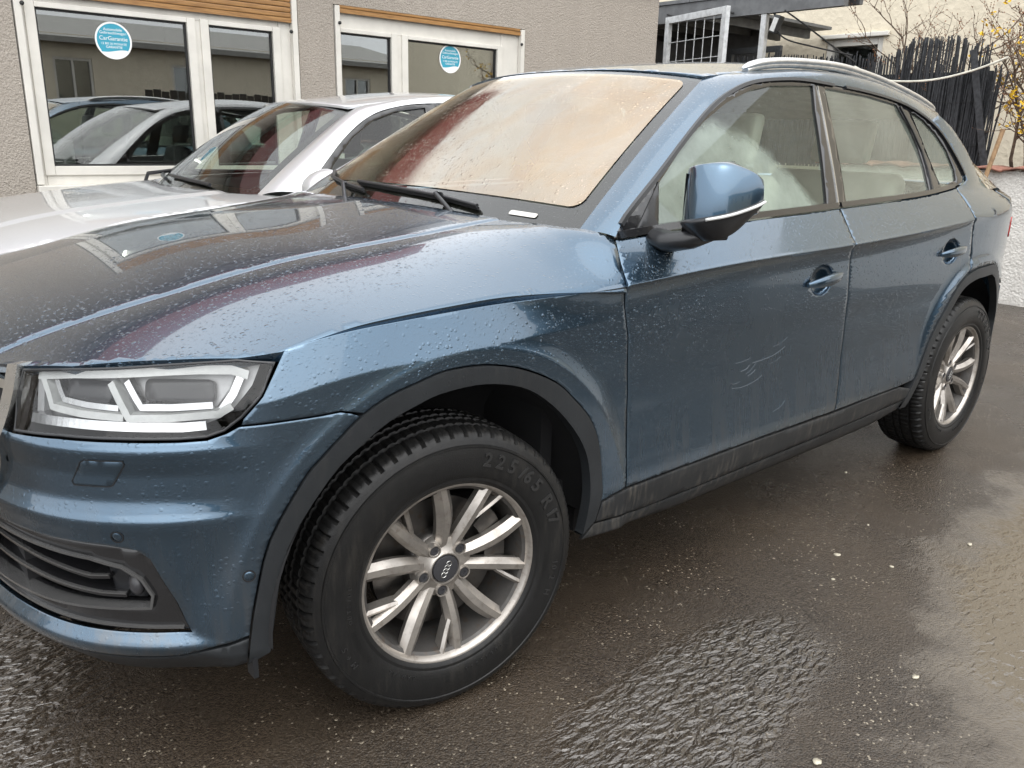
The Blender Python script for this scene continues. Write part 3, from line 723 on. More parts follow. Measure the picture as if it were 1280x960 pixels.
# stickers
def sticker(cx, cz, r, label):
    y = WY+.0555
    bm = bmesh.new(); rs = add_lathe(bm, [(r, .0), (r, -.0006), (r*.0001, -.0006)], 48); o = bm_obj('round_sticker', bm, M['white'], None); o.location = (cx, y, cz); props(o, label, 'sticker')
    # turquoise field: the disc cut by a wave near the bottom
    pts = [(r*.90*math.cos(a), r*.90*math.sin(a)) for a in np.linspace(math.radians(-36), math.radians(216), 40)]
    wave = [(x_, -r*.56 + r*.07*math.sin(x_/r*3)) for x_ in np.linspace(-r*.70, r*.70, 12)]
    bm = bmesh.new(); f = bm.faces.new([bm.verts.new((a, -.0010, b)) for a, b in pts + wave]); bm_obj('turquoise_field', bm, M['sticker'], o)
    for txt, z, s_ in (('Automobile', .58, .17), ('Gebrauchtwagen', .40, .17), ('CarGarantie', .10, .245), ('12 BIS 36 MONATE', -.18, .135), ('GARANTIE', -.36, .15)):
        me = text_mesh(txt, r*s_*1.25, .0002, .0); me.transform(Matrix.Translation((0, -.0014, r*z)) @ Matrix.Rotation(math.radians(90), 4, 'X')); link('print', me, M['white'], o)
sticker(.768, 1.868, .114, 'round turquoise sticker on the large left window'); sticker(3.50, 1.955, .114, 'round turquoise sticker on the smaller window at the right')

# ---- yard end: rough white retaining wall, terrace, dark reed fence, cream house, carport
rw = empty('retaining_wall', (0, 0, 0), 'low rough white wall at the right edge with clay coping', 'wall')
def rough_wall(name, x, y0, y1, z0, z1, mat, par, amp=.012, n=60, m=30):
    ys, zs = np.linspace(y0, y1, n), np.linspace(z0, z1, m); G = np.zeros((n, m, 3)); rs = np.random.RandomState(3)
    G[..., 0] = x + rs.randn(n, m)*amp; G[..., 1] = ys[:, None]; G[..., 2] = zs[None]
    return grid_obj(name, G, mat, par, flip=True, thick=0)
rough_wall('wall_face', 7.10, -6, 2.3, 0, 1.15, M['whitewall'], rw, .003); box_obj('wall_core', (7.13, -6, 0), (7.40, 2.3, 1.14), M['whitewall'], rw)
y = -5.9; i = 0
while y < 2.2:
    bm = bmesh.new(); L_ = .30 + random.uniform(-.03, .03)
    G = [[(xx, y + (L_-.008)*v, 1.155 + .028*math.sin(v*math.pi) + (0.01 if xx > 7.2 else 0) + i % 2*.006) for v in np.linspace(0, 1, 6)] for xx in (7.04, 7.22, 7.42)]
    o = grid_obj('coping_tile', np.array(G), M['tile'], rw, thick=.018); y += L_; i += 1
terr = box_obj('terrace_ground', (7.40, -8, 0), (14, 2.29, 1.12), M['soil']); props(terr, kind='structure')
bm = bmesh.new(); R_ = Matrix.Rotation(.0, 3, 'X')
fence = empty('reed_fence', (7.5, 1.8, 1.12), 'leaning black stained reed fence on the terrace above the white wall', 'fence'); fence.location = (0, 0, 0)
rs = random.Random(5)
base_reeds = []
for v_ in range(6):
    bm = bmesh.new(); n = 5; r0 = .008 + .004*rs.random()
    add_tube(bm, [(rs.uniform(-.006, .006), rs.uniform(-.006, .006), j/n) for j in range(n+1)], [r0*rs.uniform(.8, 1.15) for _ in range(n+1)], 6)
    bmesh.ops.recalc_face_normals(bm, faces=bm.faces); me = bpy.data.meshes.new('reed'); bm.to_mesh(me); bm.free(); me.materials.append(M['reed']); base_reeds.append(me)
def top_at(y):
    return float(np.interp(y, [.7, .95, 1.05, 1.35, 1.45, 1.75, 1.9, 2.3, 2.6, 3.2, 3.7], [1.9, 2.05, 2.24, 2.30, 2.33, 2.28, 2.17, 2.18, 2.19, 2.24, 2.22]))
for i in range(285):
    y = .86 + i*(2.85/285) + rs.uniform(-.004, .004); t_ = top_at(y) + rs.gauss(0, .028) - (.16 if rs.random() < .06 else 0)
    o = link('reed', base_reeds[i % 6], None, fence); x_ = 7.52 + rs.uniform(-.02, .02)
    o.location = (x_, y, 1.10); o.scale = (.72, .72, t_-1.10); lean = (.10*(1.3-y) if y < 1.3 else 0)
    o.rotation_euler = (rs.gauss(0, .005) - lean*1.6, rs.gauss(0, .006), rs.uniform(0, 6))
box_obj('fence_backing', (7.56, .95, 1.12), (7.58, 3.7, 2.02), M['reed'], fence)
for z_ in (1.35, 1.75):
    tube_obj('tie_wire', [(7.49, y_, z_ + .01*math.sin(y_*9)) for y_ in np.linspace(.9, 3.7, 30)], .003, M['cable'], fence, 5)
bm = bmesh.new(); add_box(bm, (7.47, .98, 1.66), (.012, .03, .56), Matrix.Rotation(-.26, 3, 'X'), .004); bm_obj('leaning_board', bm, M['reed'], fence)

cream = empty('cream_house', (0, 0, 0), 'cream rendered house behind the reed fence with a white framed window', 'house')
cw = lambda a, b: np.stack([np.full_like(np.asarray(a, float), 10.2), a, b], -1)
rows = None
panel('wall', [(-7, 0), (12, 0), (12, 6.5), (-7, 6.5)], cw, M['cream'], cream, step=1.5, gap=0, flange=.2, flip=1 if surf_normal(cw, np.array([0.]), np.array([0.]))[0][0] < 0 else -1, holes=[[(3.36, 1.3), (4.16, 1.3), (4.16, 2.70), (3.36, 2.70)]], rnd=0)
bm = bmesh.new()
for (y0, y1, z0, z1) in ((3.36, 3.44, 1.3, 2.70), (4.08, 4.16, 1.3, 2.70), (3.4405, 4.0795, 2.61, 2.70), (3.4405, 4.0795, 1.3, 1.38)): add_box(bm, (10.27, (y0+y1)/2, (z0+z1)/2), (.05, (y1-y0)/2, (z1-z0)/2), None, .006)
cwin = bm_obj('window', bm, M['pvc'], cream)
box_obj('pane', (10.30, 3.44, 1.38), (10.306, 4.08, 2.61), M['winglass'], cwin); box_obj('window_head', (10.14, 3.28, 2.705), (10.199, 4.24, 2.76), M['pvc'], cwin, .01)
box_obj('blind', (10.36, 3.40, 1.3), (10.40, 4.12, 2.66), M['darkmetal'], cwin)
# carport roof and its beam
cp = empty('carport', (0, 0, 0), 'dark carport roof with bracing beside the house corner', 'carport')
box_obj('front_beam', (6.95, 2.17, 2.61), (7.03, 8.0, 2.80), M['darkroof'], cp)
box_obj('roof_sheet', (6.93, 2.15, 2.803), (7.35, 3.995, 2.84), M['darkroof'], cp); box_obj('roof_sheet', (6.93, 4.0, 2.803), (10.0, 8.5, 2.84), M['darkroof'], cp)
box_obj('rear_beam', (7.28, 2.19, 2.66), (7.345, 3.995, 2.802), M['darkroof'], cp)
for i in range(9): box_obj('rafter', (7.035, 2.45+i*.45, 2.70), (7.275 if i < 4 else 9.9, 2.50+i*.45, 2.802), M['darkroof'], cp)
for yy in (3.02, 3.52): box_obj('post', (6.96, yy, 0), (7.02, yy+.06, 2.609), M['galv'], cp)
box_obj('back_panel', (9.2, 4.55, 0), (9.25, 8, 2.80), M['darkroof'], cp)
# welded mesh gate leaf, swung open
def mesh_gate(p0, p1, z0, z1, label, nx, nz, mat='galv'):
    g_ = empty('mesh_gate', (0, 0, 0), label, 'gate'); p0, p1 = Vector((*p0, 0)), Vector((*p1, 0)); d_ = (p1-p0); L_ = d_.length; ang = math.atan2(d_.y, d_.x)
    def pc(name, a, b, c, e, t):
        bm = bmesh.new(); add_box(bm, ((a+b)/2, 0, (c+e)/2), ((b-a)/2, t, (e-c)/2), None, .003); o = bm_obj(name, bm, M[mat], g_); o.location = p0; o.rotation_euler.z = ang
    pc('stile', 0, .07, z0, z1, .025); pc('stile', L_-.07, L_, z0, z1, .025); pc('rail', .0705, L_-.0705, z1-.07, z1-.001, .024); pc('rail', .0705, L_-.0705, z0, z0+.07, .024)
    for i in range(1, nx): x_ = .07 + (L_-.14)*i/nx; pc('wire', x_-.004, x_+.004, z0+.0705, z1-.0705, .004)
    for i in range(1, nz): z_ = z0 + .07 + (z1-z0-.14)*i/nz; pc('wire', .0705, L_-.0705, z_-.004, z_+.004, .0045)
    return g_
mesh_gate((6.90, 4.27), (6.58, 3.22), .10, 2.66, 'light grey welded mesh gate leaf standing open by the house corner', 6, 12)
mesh_gate((8.3, 3.65), (8.3, 4.4), .10, 2.45, 'dark grid gate further back under the carport', 7, 16, 'darkmetal')
# flood light, cables
fl = empty('flood_light', (0, 0, 0), 'small flood light hanging under the carport beam', 'lamp')
bm = bmesh.new(); add_box(bm, (6.98, 2.90, 2.50), (.045, .035, .085), Matrix.Rotation(.35, 3, 'X'), .008); bm_obj('lamp_body', bm, M['darkmetal'], fl)
bm = bmesh.new(); add_box(bm, (6.932, 2.90, 2.495), (.004, .027, .065), Matrix.Rotation(.35, 3, 'X'), .001); bm_obj('lamp_glass', bm, M['lampwhite'], fl)
tube_obj('bracket', [(7.0, 2.93, 2.585), (6.985, 2.94, 2.60), (6.975, 2.95, 2.62)], .012, M['darkmetal'], fl, 6)
def cable(name, pts, r, mat, label, cat='cable', k_=6): return props(tube_obj(name, smooth_line(pts, k_), r, mat, None, 6), label, cat)
cable('wire', [(7.0, 2.95, 2.50), (7.0, 2.80, 2.36), (7.1, 2.55, 2.28), (7.3, 2.2, 2.19)], .008, M['cable'], 'black cable drooping from the flood light to the fence')
cable('wire', [(6.94, 2.80, 2.62), (7.05, 2.65, 2.50), (7.35, 2.40, 2.26), (7.47, 2.25, 2.14)], .008, M['cable'], 'black cable running from the carport beam down to the fence top')
cable('wire', [(6.93, 4.3, 2.70), (6.88, 4.0, 2.62), (6.88, 3.7, 2.70), (6.93, 3.4, 2.64)], .010, M['cable'], 'grey looped cable under the carport roof')
cable('rope', [(7.46, 2.25, 2.10), (7.40, 1.95, 1.97), (7.38, 1.65, 1.935), (7.38, 1.35, 1.95), (7.40, 1.05, 2.02), (7.44, .80, 2.12)], .010, M['rope'], 'pale rope slung across the front of the reed fence', 'rope')
cable('garden_pole', [(6.90, .80, .02), (6.96, .66, .95), (7.01, .58, 1.50)], .019, M['stick'], 'weathered wooden pole leaning on the white wall', 'pole', 3)
# bare shrub with yellow blossom at the fence end
def shrub(cx, cy, cz, n, h, spread, seed, label, blossom):
    r_ = random.Random(seed); t = empty('garden_shrub', (0, 0, 0), label, 'shrub'); bm = bmesh.new(); buds = bmesh.new(); fl_ = bmesh.new()
    def leafq(b, p, s_):
        ax = Vector((r_.gauss(0, 1), r_.gauss(0, 1), r_.gauss(0, 1))).normalized(); u_ = ax.orthogonal().normalized(); w_ = ax.cross(u_)
        for rot in (0, 1.57):
            a_ = u_*math.cos(rot)+w_*math.sin(rot); vs = [b.verts.new(p + a_*s_*sx + ax*s_*sy) for sx, sy in ((-.5, 0), (0, -1), (.5, 0), (0, 1))]; b.faces.new(vs)
    def grow(p, d, L_, rad, lev):
        pts = [p]; k_ = 6
        for i in range(k_):
            d = (d + Vector((r_.gauss(0, .16), r_.gauss(0, .16), r_.gauss(.03, .10)))).normalized(); pts.append(pts[-1] + d*L_/k_)
        add_tube(bm, pts, [rad*(1-.75*i/k_) for i in range(k_+1)], 5)
        if lev < 3:
            for i in range(2, k_+1):
                for _ in range(1 if lev else 2):
                    if r_.random() < .72:
                        dd = (d + Vector((r_.gauss(0, .7), r_.gauss(0, .7), r_.gauss(.15, .5)))).normalized(); grow(pts[i], dd, L_*r_.uniform(.35, .62), rad*.5, lev+1)
        if lev >= 1:
            for q_ in pts[1:]:
                if r_.random() < .6: leafq(buds, q_, r_.uniform(.006, .014))
                if blossom and r_.random() < .03:
                    for _ in range(3): leafq(fl_, q_ + Vector((r_.gauss(0, .02), r_.gauss(0, .02), r_.gauss(0, .02))), r_.uniform(.014, .026))
    for i in range(n):
        a = r_.uniform(0, 6.28); grow(Vector((cx + r_.uniform(-.1, .1), cy + r_.uniform(-.12, .12), cz)), Vector((math.cos(a)*spread, math.sin(a)*spread, 1)).normalized(), h*r_.uniform(.7, 1.1), .018, 0)
    bm_obj('branches', bm, M['bark'], t, True); o = bm_obj('leaf_buds', buds, M['bud'], t); props(o, kind='stuff')
    if blossom: o = bm_obj('blossom', fl_, M['yellow'], t); props(o, kind='stuff')
    else: fl_.free()
shrub(7.62, .55, 1.10, 6, 1.15, .35, 11, 'tangled bare shrub with a little yellow blossom at the right end of the fence', True)
shrub(8.1, 1.6, 1.10, 5, 1.35, .45, 4, 'bare budding shrub standing behind the reed fence', False)
shrub(8.3, .6, 1.10, 5, 1.4, .40, 23, 'taller bare shrub beside the cream house at the upper right', True)

# ---- across the yard, behind the photographer (mirrored in glass and paint; the board fence is added)
opp = empty('opposite_house', (0, 0, 0), 'cream house across the yard mirrored in the windows', 'house')
ow = lambda a, b: np.stack([a, np.full_like(np.asarray(a, float), -16.5), b], -1)
holes = [[(x_, z_), (x_+1.0, z_), (x_+1.0, z_+1.2), (x_, z_+1.2)] for x_ in (-.8, 1.6, 5.2, 8.4, 11.5, 14.2) for z_ in (1.9,)]
panel('wall', [(-2.5, 0), (17, 0), (17, 3.7), (-2.5, 3.7)], ow, M['cream'], opp, step=1.5, gap=0, flange=.15, holes=holes, rnd=0, flip=1 if surf_normal(ow, np.array([0.]), np.array([0.]))[0][1] > 0 else -1)
for h_ in holes:
    (x_, z_) = h_[0]; w_ = box_obj('window', (x_, -16.62, z_), (x_+1.0, -16.6, z_+1.2), M['winglass'], opp); bm = bmesh.new()
    for q_ in ((x_, x_+.07, z_, z_+1.2), (x_+.93, x_+1.0, z_, z_+1.2), (x_+.0705, x_+.9295, z_, z_+.07), (x_+.0705, x_+.9295, z_+1.13, z_+1.2), (x_+.47, x_+.53, z_+.0705, z_+1.1295)): bar(bm, *q_, -16.59, -16.54, .004)
    bm_obj('window_frame', bm, M['pvc'], w_)
box_obj('room_dark', (-2.3, -21, 0.02), (16.9, -17.5, 3.5), M['room'], opp)
bm = bmesh.new()
vs = [bm.verts.new(p) for p in ((-3, -16.1, 3.6), (17.5, -16.1, 3.6), (17.5, -21, 4.6), (-3, -21, 4.6))]; bm.faces.new(vs); o = bm_obj('roof', bm, M['concrete'], opp)
md = o.modifiers.new('s', 'SOLIDIFY'); md.thickness = .15
tf = empty('unseen_dark_fence', (0, 0, 0), 'unseen dark board fence added to darken the reflection in the door', 'fence')  # added out of view so the front door has something dark to reflect
bme = None
for i in range(44):
    x_ = 4.4 + i*.15
    if bme is None:
        o = box_obj('board', (-.068, -.012, 0), (.068, .012, 1.95), M['fenceboard'], tf, .004); bme = o.data
    else: o = link('board', bme, None, tf)
    o.location = (x_, -6.6, .03 + .02*math.sin(i*2.3))
for z_ in (.4, 1.55): box_obj('rail', (4.3, -6.66, z_), (10.95, -6.615, z_+.09), M['fenceboard'], tf)
def hedge(x0, x1, y0, y1, h, label, seed=2, n=9000):
    rs_ = np.random.RandomState(seed); P = np.stack([rs_.uniform(x0, x1, n), rs_.uniform(y0, y1, n), rs_.uniform(.02, h, n)], 1); V, Fc = [], []
    for i, p in enumerate(P):
        a = rs_.randn(3); a /= np.linalg.norm(a); b = np.cross(a, rs_.randn(3)); b /= np.linalg.norm(b); s_ = .06
        V += [p-a*s_*.5, p-b*s_, p+a*s_*.5, p+b*s_]; Fc.append((4*i, 4*i+1, 4*i+2, 4*i+3))
    t = empty('hedge', (0, 0, 0), label, 'hedge'); o = link('foliage', mesh_from('foliage', V, Fc), M['hedge'], t); box_obj('hedge_core', (x0+.1, y0+.1, 0), (x1-.1, y1-.1, h-.15), M['soil'], t)
hedge(-16, -2.9, -15.2, -14.4, 1.2, 'dark evergreen hedge across the yard beside the opposite house')
# ================================================================ the blue SUV
suv = empty('parked_suv', (0, 0, 0), 'wet blue SUV in the foreground with its headlight towards the left edge', 'car')
fender_top = [(s, float(ZS(s))-.0025) for s in np.linspace(-.400, .503, 60)]
seamA = [(.549, 1.091), (.539, 1.072), (.521, 1.037), (.504, .992), (.520, .92), (.537, .85), (.550, .70), (.552, .58), (.546, .4335)]
seamB = [(1.700, 1.130), (1.677, 1.08), (1.650, 1.02), (1.662, .95), (1.680, .82), (1.687, .70), (1.682, .56), (1.662, .428)]
seamC = [(2.675, 1.176), (2.655, 1.125), (2.620, 1.061), (2.640, .974), (2.655, .90), (2.645, .846)]
cf_out = smooth_line(BK['clad_out_f'], 3); cf_in = smooth_line(BK['clad_in_f'], 3)
cr_out = smooth_line([(2.215, .318)] + BK['clad_out_r'][1:] + [(3.175, .64), (3.20, .52), (3.205, .42), (3.195, .345)], 3)
def toward(p, c, d):
    v = np.array(c)-np.array(p); return tuple(np.array(p) + v/np.linalg.norm(v)*d)
cr_in = [toward(p, (2.819, .352), .048) for p in cr_out]
def idx_near(L, p): return int(np.argmin([math.hypot(a[0]-p[0], a[1]-p[1]) for a in L]))
def arc_feats(cx, r0):
    return [[(cx + (r0+o)*math.cos(a), .352 + (r0+o)*math.sin(a)) for a in np.linspace(-.1, math.pi+.1, 90)] for o in (-.012, -.005, 0, .005, .012)]
def shoulder_feats(a, b):
    xs = np.linspace(a, b, 60); return [[(x, float(ZS(x))+o) for x in xs] for o in (.006, 0, -.006, -.02)]
def belt(s): return float(ZB(s))

HANDLES = [(1.392, 1.605, .903, .921), (2.365, 2.585, .932, .945)]
def cup_ring(s0, s1, z0, z1, k=1.0):
    sc, zc = (s0+s1)/2 - .012, (z0+z1)/2 - .002
    return [(sc + .066*k*math.cos(a), zc + .050*k*math.sin(a)) for a in np.linspace(0, 2*math.pi, 33)[:-1]]
def build_side(mir):
    fin = not mir; st = .016 if fin else .05
    P = lambda name, poly, mat, step=st, par=suv, off=0.0, **kw: panel(name, poly, lambda a, b: S(a, b, off), M[mat], par, step=step, flip=(1 if True else -1)*FLIP, mirror=mir, **kw)
    def PW(name, poly, mat, hole=None, feats=(), st_=.024, sb_=.006):      # rows of the skin follow the shoulder crease
        pw = [(s, z-float(ZS(s))) for s, z in resample(poly, .03)]
        return panel(name, pw, lambda a, b: S(a, b + ZS(a)), M[mat], suv, step=st_ if fin else .06, step_b=sb_ if fin else .03, flip=FLIP, mirror=mir, feats=[[(s, z-float(ZS(s))) for s, z in f_] for f_ in feats], holes=[[(s, z-float(ZS(s))) for s, z in hole]] if hole and fin else [])
    # fender
    i0 = idx_near(cf_out, (-.2617, .8032))
    poly = fender_top + [(.504, .988)] + seamA[4:] + [(.50, .428), (.4496, .4211)] + cf_out[i0:][::-1] + BK['bump_seam'][::-1][1:] + [(-.4881, .8294), (-.4503, .8693), (-.412, .930)]
    fen = PW('fender', poly, 'paint', feats=arc_feats(0, .545), st_=.016, sb_=.006)
    # doors
    top = [(s, belt(s)-.002) for s in np.linspace(1.700, .549, 14)]
    d1 = seamA + [(1.1683, .432)] + seamB[::-1] + top[1:-1]
    door1 = PW('door', d1, 'paint', cup_ring(*HANDLES[0]))
    i1 = idx_near(cr_out, (2.285, .42)); i2 = idx_near(cr_out, (2.6419, .8428))
    top2 = [(s, belt(s)-.002) for s in np.linspace(2.66, 1.700, 12)]
    d2 = seamB + [(1.893, .430), (2.1613, .4315)] + cr_out[i1:i2] + seamC[::-1] + top2[1:-1]
    door2 = PW('door', d2, 'paint', cup_ring(*HANDLES[1]))
    # quarter
    fo = BK['frame_out']
    q = seamC[::-1] + [(2.755, 1.193)] + [(2.800, 1.210), (2.792, 1.2459), (2.722, 1.3421), (2.648, 1.4141), (2.60, 1.435), (2.68, 1.470), (2.775, 1.425), (2.88, 1.345), (2.98, 1.245), (3.08, 1.165), (3.18, 1.07), (3.26, .95), (3.28, .74), (3.20, .735)] + [p for p in cr_out[i2:] if p[1] > .735 and p[0] < 3.2][::-1]
    quarter = P('quarter_panel', q, 'paint', step=.02 if fin else .05)
    P('fuel_flap_seam' if False else 'tail_lamp', [(3.18, .95), (3.265, .95), (3.21, 1.04), (3.18, 1.045)], 'red', off=.004, step=.03)
    # rear bumper
    P('bumper', [(3.20, .728), (3.46, .732), (4.37, .74), (4.37, .36), (3.3, .345), (3.205, .42), (3.20, .52), (3.175, .64), (3.14, .735)], 'paint', step=.03 if fin else .06)
    P('tailgate', [(3.288, .745), (4.37, .745), (4.37, 1.16), (3.10, 1.158), (3.19, 1.075), (3.268, .955)], 'paint', step=.04)
    # arch cladding
    P('arch_cladding', cf_out + [(.40, .40)] * 0 + [(.43, .37), (.3788, .3386)] + cf_in[::-1][1:], 'clad', step=.016 if fin else .05, off=.004, flange=.03, rnd=.08)
    P('arch_cladding', cr_out + cr_in[::-1], 'clad', step=.016 if fin else .05, off=.004, flange=.03, rnd=.08)
    # sill
    P('sill', [(.4496, .4195), (.546, .431), (1.1683, .430), (1.662, .423), (1.893, .428), (2.16, .429), (2.279, .40), (2.25, .362), (1.93, .352), (1.64, .346), (.90, .342), (.62, .345), (.43, .365)], 'sill', step=.015 if fin else .05, off=.002)
    P('side_skirt', [(.433, .360), (.62, .340), (.90, .337), (1.64, .341), (1.93, .347), (2.248, .357), (2.215, .318), (2.0, .285), (1.7, .272), (.85, .278), (.385, .325)], 'sill', step=.014 if fin else .05, off=-.003)
    # bumper
    hlb = [(-.9473, .7868), (-.8327, .7925), (-.7132, .7935), (-.6044, .7930), (-.5546, .7945), (-.5199, .8045), (-.4957, .816)]
    i3 = idx_near(cf_out, (-.5047, .3807))
    grille = [(-1.22, .60), (-1.0532, .588), (-.9867, .586), (-.8463, .589), (-.7571, .5867), (-.7011, .5782), (-.6784, .5594), (-.6602, .5105), (-.6391, .4616), (-.6255, .4158), (-.617, .3960), (-.7026, .3955), (-.8417, .3955), (-1.0697, .3955), (-1.22, .3955)]
    bb = hlb + BK['bump_seam'][1:] + cf_out[i3:i0][::-1] + [(-.506, .381), (-.577, .362), (-.6436, .346), (-.757, .342), (-1.0, .342), (-1.55, .345), (-1.55, .42), (-1.26, .44), (-1.24, .62), (-1.15, .70), (-.99, .72), (-.99, .787)]
    xs = np.linspace(-1.5, -.3, 70)
    bump = P('bumper', bb, 'paint', step=.016 if fin else .05, step_b=.006 if fin else .03, holes=[grille], feats=arc_feats(0, .545))
    P('valance', [(-.513, .314), (-.5047, .377), (-.577, .358), (-.6436, .342), (-.757, .338), (-1.0, .338), (-1.55, .341), (-1.55, .24), (-1.0, .255), (-.75, .268), (-.60, .282)], 'clad', step=.015 if fin else .05, off=-.002)
    return dict(fender=fen, door1=door1, door2=door2, quarter=quarter, bumper=bump, grille=grille)
FLIP = 1
_n = surf_normal(lambda a, b: S(a, b), np.array([1.0]), np.array([.7]))[0]
if _n[1] > 0: FLIP = -1
near = build_side(False); far = build_side(True)
SV = lambda off: (lambda a, b: S(a, b, off))
def on_side(name, poly, mat, par, off=0.0, step=.02, **kw): return panel(name, poly, SV(off), M[mat], par, step=step, flip=FLIP, **kw)
def sweep(name, path, w, o0, o1, mat, par, mirror=False):
    """a bar following path on the side skin: width w across, from depth o0 to o1"""
    P2 = resample(path, .015, False); n = len(P2); t = np.gradient(P2, axis=0); t /= np.linalg.norm(t, axis=1, keepdims=True)
    nn = np.stack([-t[:, 1], t[:, 0]], 1)*w/2
    R = [S(*(P2+nn).T, o1), S(*(P2-nn).T, o1), S(*(P2-nn).T, o0), S(*(P2+nn).T, o0)]
    V = np.concatenate(R); Fc = []
    for k in range(4):
        for i in range(n-1):
            a, b = k*n+i, ((k+1) % 4)*n+i
            Fc.append((a, a+1, b+1, b))
    Fc += [(0, n, 2*n, 3*n), (n-1, 4*n-1, 3*n-1, 2*n-1)]
    bm = bmesh.new(); vs = [bm.verts.new(v*([1, -1, 1] if mirror else [1, 1, 1])) for v in V]
    for f in Fc: bm.faces.new([vs[i] for i in f])
    return bm_obj(name, bm, M[mat], par)

# ---- bonnet, cowl, windscreen, roof
lip = [(-.967, .900), (-.8297, .9165), (-.6255, .930), (-.4896, .9415), (-.4065, .9400)]
edge = [tuple(S(s, z)[:2]) for s, z in [(-1.55, .86), (-1.3, .872), (-1.1, .888)] + lip] + [tuple(S(s, float(ZS(s)))[:2]) for s in np.linspace(-.37, .503, 26)]
edge = [np.array(e, float) for e in edge]
rear = [np.array((.521, -.900)), np.array((.546, -.848)), np.array((.525, -.80))] + [wscreen(np.array(u), np.array(0.0))[:2] + np.array([-.022, 0]) for u in np.linspace(-.97, 0, 12)]
half = [tuple(p) for p in edge + rear]
# the two halves meet on the centre line
half[0] = (half[0][0], 0.0); half[-1] = (half[-1][0], 0.0)
full = half + [(x, -y) for x, y in half[1:-1]][::-1]
cl = np.linspace(-.85, .45, 60)
bon = panel('bonnet', full, hood, M['hoodpaint'], suv, step=.018, flip=1, gap=.001, flange=.02, feats=[[(x, sg*(float(_YC(x))+o)) for x in cl] for sg in (-1, 1) for o in (0, -.008, .008, -.03)])
U = np.linspace(-1, 1, 41)
G = np.stack([np.stack([wscreen(U, np.full(41, 0.0)) + np.array([dx, 0, dz]) for dx, dz in ((-.05, -.028), (-.02, -.022), (.0, -.006), (.02, .002))], 0)])[0]
grid_obj('cowl', G, M['black'], suv)
def ws_panel(name, poly, off, mat, par, step=.05):
    return panel(name, poly, lambda a, b: wscreen(a, b) + off*np.array([-.53, 0, .85]), M[mat], par, step=step, gap=0, flange=0, flip=-1)
def rrect(u0, u1, v0, v1, r, k=6):
    o = []
    for cx, cy, a0 in ((u1-r, v0+r, -90), (u1-r, v1-r, 0), (u0+r, v1-r, 90), (u0+r, v0+r, 180)):
        for i in range(k+1):
            a = math.radians(a0 + 90*i/k); o.append((cx + r*math.cos(a), cy + r*math.sin(a)))
    return o
wsc = ws_panel('windscreen', [(-1, 0), (1, 0), (1, 1), (-1, 1)], 0.0, 'wind', suv)
inner = rrect(-.945, .945, .105, .972, .055)
panel('frit_band', [(-1, 0), (1, 0), (1, 1), (-1, 1)], lambda a, b: wscreen(a, b) - .004*np.array([-.53, 0, .85]), M['frit'], wsc, step=.05, gap=0, flange=0, flip=-1, holes=[inner])
ws_panel('reflective_coating', inset(np.array(inner), .004), .003, 'coating', wsc, .04)
# vehicle number window and stickers
ws_panel('number_window', rrect(-.80, -.67, .030, .052, .008), .0025, 'paper', wsc, .03)
SIDE = [(1.19, -.595), (1.45, -.602), (1.8, -.606), (2.1, -.602), (2.4, -.592), (2.7, -.575), (2.95, -.55)]
SIDE = smooth_line(SIDE, 5)
rp = [tuple(wscreen(np.array(u), np.array(1.0))[:2] + np.array([.006, 0])) for u in np.linspace(1, -1, 21)] + SIDE[1:] + [(3.1, -.45), (3.17, -.25), (3.19, 0), (3.17, .25), (3.1, .45)] + [(x, -y) for x, y in SIDE[1:]][::-1]
panel('roof', rp, roof, M['hoodpaint'], suv, step=.035, flip=1, gap=.002)
# roof sides with the pillars
FO = smooth_line(BK['frame_out'][:14], 5)
def strip(mir):
    n = 60
    L2 = np.array(FO); c = np.concatenate([[0], np.cumsum(np.hypot(*np.diff(L2, axis=0).T))]); tt = np.linspace(0, 1, n)
    Lp = np.stack([np.interp(tt*c[-1], c, L2[:, i]) for i in (0, 1)], 1)
    T3 = [wscreen(np.array(-1.0), np.array(v)) for v in np.linspace(0, 1, 16)] + [roof(np.array(x), np.array(y)) for x, y in SIDE[2:]]
    T3 = np.array(T3); ct = np.concatenate([[0], np.cumsum(np.linalg.norm(np.diff(T3, axis=0), axis=1))])
    # match by x so the strip's ribs stay square to the car
    Ls = S(Lp[:, 0], Lp[:, 1]); k0 = ct[-1]
    tp = np.interp(Ls[:, 0], T3[:, 0], ct); w = np.linspace(0, 1, n); tp = .6*np.interp(w, [0, 1], [0, k0]) + .4*tp; tp[0] = 0; tp[-1] = k0
    tp = np.maximum.accumulate(tp)
    Tt = np.stack([np.interp(tp, ct, T3[:, i]) for i in range(3)], 1)
    Nn = surf_normal(SV(0), Lp[:, 0], Lp[:, 1], FLIP)
    rows = []
    for v in np.linspace(0, 1, 10):
        mid = (Ls + Tt)/2; nn = Nn + np.array([-.1, 0, .9]); nn /= np.linalg.norm(nn, axis=1, keepdims=True)
        bl = np.linalg.norm(Tt - Ls, axis=1)*(.03 if mir else .16)
        ctl = mid + nn*bl[:, None]
        rows.append((1-v)**2*Ls + 2*v*(1-v)*ctl + v*v*Tt)
    o = grid_obj('roof_side_frame', np.stack(rows, 1), M['paint'], suv, flip=False, mirror=mir)
    bm = bmesh.new(); bm.from_mesh(o.data); bmesh.ops.recalc_face_normals(bm, faces=bm.faces); bm.to_mesh(o.data); bm.free()
    return o
strip(False); strip(True)
